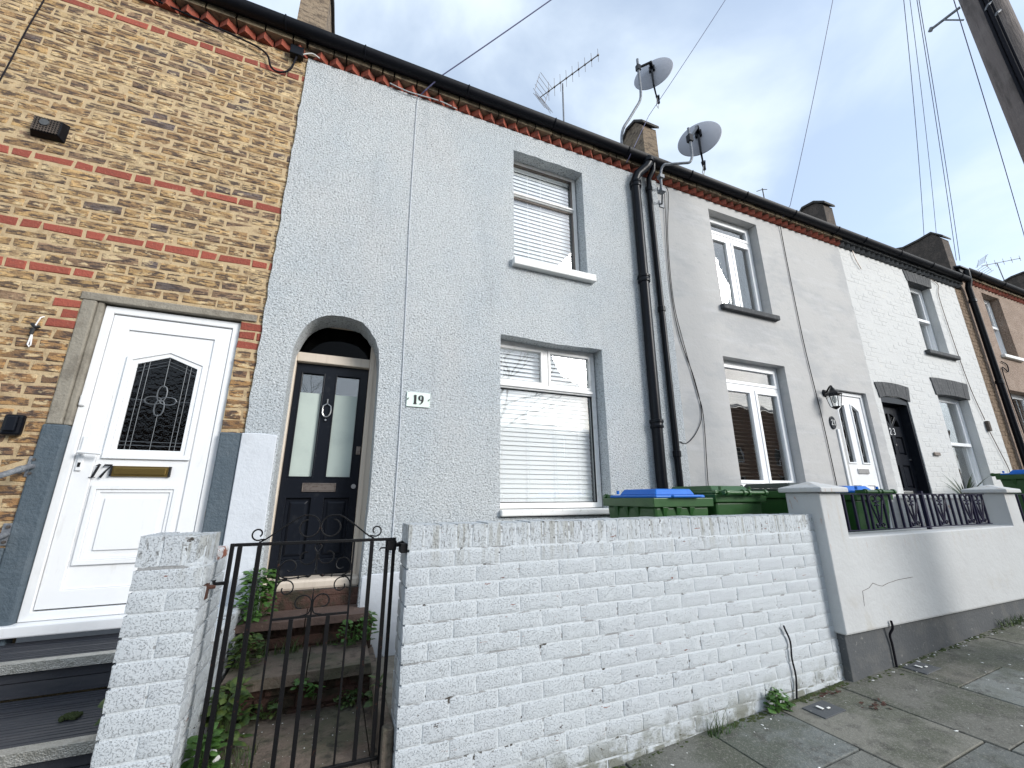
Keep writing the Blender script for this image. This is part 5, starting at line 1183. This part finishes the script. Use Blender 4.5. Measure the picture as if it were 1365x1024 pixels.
mb = MB(); mb.add([(-.415, -.93, .30), (-.375, -.95, .262), (-.36, -.925, .275), (-.40, -.905, .312), (-.385, -.93, .318)], [(0, 1, 4), (1, 2, 4), (2, 3, 4), (3, 0, 4)])
tag(mb.build('paper_scrap', 'paper', origin=(-.4, -.93, .29)), 'crumpled white paper scrap among the weeds behind the gate', 'litter')
leafy('weed_plant', 'dark green leaf poking out between the boarded steps and the white pier', (-.755, -.95, .50), 10, (.03, .06), .08, .09, 'leaf_b', seed=14)
# spiky plant behind the second pillar
r = random.Random(21); t = thing('spiky_plant', 'spiky narrow leaved plant poking up behind the second capped pillar', 'plant', (7.95, -.45, .9))
mb = MB()
for k in range(46):
    a = r.uniform(0, 2*PI); el = r.uniform(.1, 1.25); L = r.uniform(.35, .66); b = Vector((7.98, -.48, 1.34)); s = Vector((-math.sin(a), math.cos(a), 0)); pts = []
    for j in range(6):
        q = j/5; c = b+Vector((math.cos(a)*math.cos(el)*L*q, math.sin(a)*math.cos(el)*L*q, math.sin(el)*L*q-.25*L*q*q)); w = .016*(1-q*.97); pts += [c+s*w, c-s*w]
    mb.add(pts, [(2*j, 2*j+1, 2*j+3, 2*j+2) for j in range(5)])
mb.build('leaves', 'leaf_dark', t); mb = MB(); mb.tube([(7.95, -.45, .55), (7.95, -.45, 1.36)], .035, 8); mb.build('stem', 'bark', t)

# ================================================================== ACROSS THE STREET (seen in the window reflections)
def far_row(x0, x1, y, h, hr, label):
    t = thing('terraced_house', label, 'house', ((x0+x1)/2, y, 0)); hl = []
    x = x0+.8
    while x < x1-1.6:
        for z0, z1 in ((1.3, 2.8), (3.6, 4.8)): hl.append(rect(x, x+1.1, z0, z1)[::-1])
        x += 4
    mb = MB(); mb.plate([[(x0, -.9), (x1, -.9), (x1, h), (x0, h)]]+hl, XZ(y), 0, .3); mb.build('wall', 'far_brick', t)
    mb = MB(); mb.hexa([(x0, y-3, hr), (x1, y-3, hr), (x1, y+.4, h+.001), (x0, y+.4, h+.001)], [(x0, y-3, hr+.05), (x1, y-3, hr+.05), (x1, y+.4, h+.05), (x0, y+.4, h+.05)]); mb.build('roof', 'slate', t)
    for q in hl:
        xs = [p[0] for p in q]; zs = [p[1] for p in q]
        mb = MB(); frame_loops(mb, min(xs), max(xs), min(zs), max(zs), .06, y+.12, .06); mb.build('window', 'upvc', t)
    mb = MB(); mb.box(x0+.1, x1-.1, y-.06, y-.02, 0, h-.1); mb.build('curtain', 'room_grey', t)
far_row(-14, 20, -17, 5.0, 5.8, 'low brown brick houses across the street, seen only as a reflection in the windows')
far_row(20.2, 54, -17, 7.6, 8.8, 'taller brown brick houses across the street, mirrored in the grey house windows')
def bare_tree(x, y, h, seed, label):
    t = thing('bare_tree', label, 'tree', (x, y, 0), 'bare trees across the street'); r = random.Random(seed)
    tr = MB(); tw = MB()
    def br(p, d, L, rad, lv):
        q = [p]; dd = d.copy()
        for k in range(4): dd = (dd+Vector((r.gauss(0, .12), r.gauss(0, .12), r.gauss(.03, .08)))).normalized(); q.append(q[-1]+dd*L/4)
        (tr if lv < 2 else tw).tube(q, rad, 6 if lv < 2 else 3, rad*.55)
        if lv < 5:
            for k in range(3 if lv < 4 else 2):
                i = r.choice((2, 3, 4)); ax = Vector((r.gauss(0, 1), r.gauss(0, 1), r.gauss(0, .4))).normalized()
                br(q[i], (dd+ax*.75).normalized(), L*r.uniform(.6, .8), rad*.5, lv+1)
    br(Vector((x, y, 0)), Vector((0, 0, 1)), h*.34, .2, 0)
    tr.build('trunk', 'bark', t, smooth=True); tw.build('crown', 'bark', t)
bare_tree(4.2, -10.5, 10, 3, 'bare winter tree across the street reflected in the ground floor window')
bare_tree(1.0, -11.5, 9, 5, 'bare winter tree across the street reflected in the black door panes')

# ================================================================== CAMERA, LIGHT, SKY
cam = bpy.data.cameras.new('camera'); co = bpy.data.objects.new('camera', cam); COL.objects.link(co); sc.camera = co
yaw, pit, roll = math.radians(22.57469), math.radians(15.46182), math.radians(-.19534)
cy, sy, cp, sp, cr, sr = math.cos(yaw), math.sin(yaw), math.cos(pit), math.sin(pit), math.cos(roll), math.sin(roll)
f = Vector((sy*cp, cy*cp, sp)); rt = Vector((cy, -sy, 0)); up = rt.cross(f)
r2 = rt*cr+up*sr; u2 = up*cr-rt*sr
co.matrix_world = Matrix(((r2.x, u2.x, -f.x, 0), (r2.y, u2.y, -f.y, -3.5), (r2.z, u2.z, -f.z, 1.4), (0, 0, 0, 1)))
cam.sensor_width = 36; cam.lens = 548.893/1365*36; cam.clip_start = .02; cam.clip_end = 2000

saz, sel = math.radians(140), math.radians(24)     # azimuth clockwise from +Y (towards the houses)
sun = bpy.data.lights.new('sun', 'SUN'); sun.energy = 2.5; sun.angle = math.radians(23); sun.color = (1, .975, .94)
so = bpy.data.objects.new('sun', sun); COL.objects.link(so)
sd = Vector((math.sin(saz)*math.cos(sel), math.cos(saz)*math.cos(sel), math.sin(sel)))
so.rotation_euler = sd.to_track_quat('Z', 'Y').to_euler(); so.location = sd*30
w = bpy.data.worlds.new('World'); sc.world = w; w.use_nodes = True; nt = w.node_tree; N = nt.nodes; L = nt.links
sky = N.new('ShaderNodeTexSky'); sky.sky_type = 'NISHITA'; sky.sun_disc = False; sky.sun_elevation = sel; sky.sun_rotation = saz
tc = N.new('ShaderNodeTexCoord'); mp = N.new('ShaderNodeMapping'); mp.inputs['Scale'].default_value = (1.5, 1.2, 2.1); mp.inputs['Rotation'].default_value = (.3, .2, .8)
L.new(tc.outputs['Generated'], mp.inputs[0])
nz = N.new('ShaderNodeTexNoise'); nz.inputs['Scale'].default_value = 1.6; nz.inputs['Detail'].default_value = 7; nz.inputs['Roughness'].default_value = .5; nz.inputs['Distortion'].default_value = .35
L.new(mp.outputs[0], nz.inputs['Vector'])
mr = N.new('ShaderNodeMapRange'); mr.interpolation_type = 'SMOOTHSTEP'; mr.inputs['From Min'].default_value = .33; mr.inputs['From Max'].default_value = .62; mr.inputs['To Min'].default_value = .42; mr.inputs['To Max'].default_value = 1.0
L.new(nz.outputs['Fac'], mr.inputs['Value'])
mx = N.new('ShaderNodeMix'); mx.data_type = 'RGBA'; mx.clamp_factor = True; mx.inputs['B'].default_value = (6.2, 7.1, 8.1, 1)
vs = N.new('ShaderNodeVectorMath'); vs.operation = 'SCALE'; vs.inputs['Scale'].default_value = 2.0; L.new(sky.outputs[0], vs.inputs[0])
L.new(mr.outputs[0], mx.inputs['Factor']); L.new(vs.outputs[0], mx.inputs['A'])
N['Background'].inputs['Strength'].default_value = .1; L.new(mx.outputs['Result'], N['Background'].inputs['Color'])
sc.view_settings.view_transform = 'Standard'; sc.view_settings.look = 'None'; sc.view_settings.exposure = .60; sc.view_settings.gamma = 1
sc.cycles.use_denoising = True; sc.cycles.max_bounces = 6; sc.cycles.transparent_max_bounces = 12
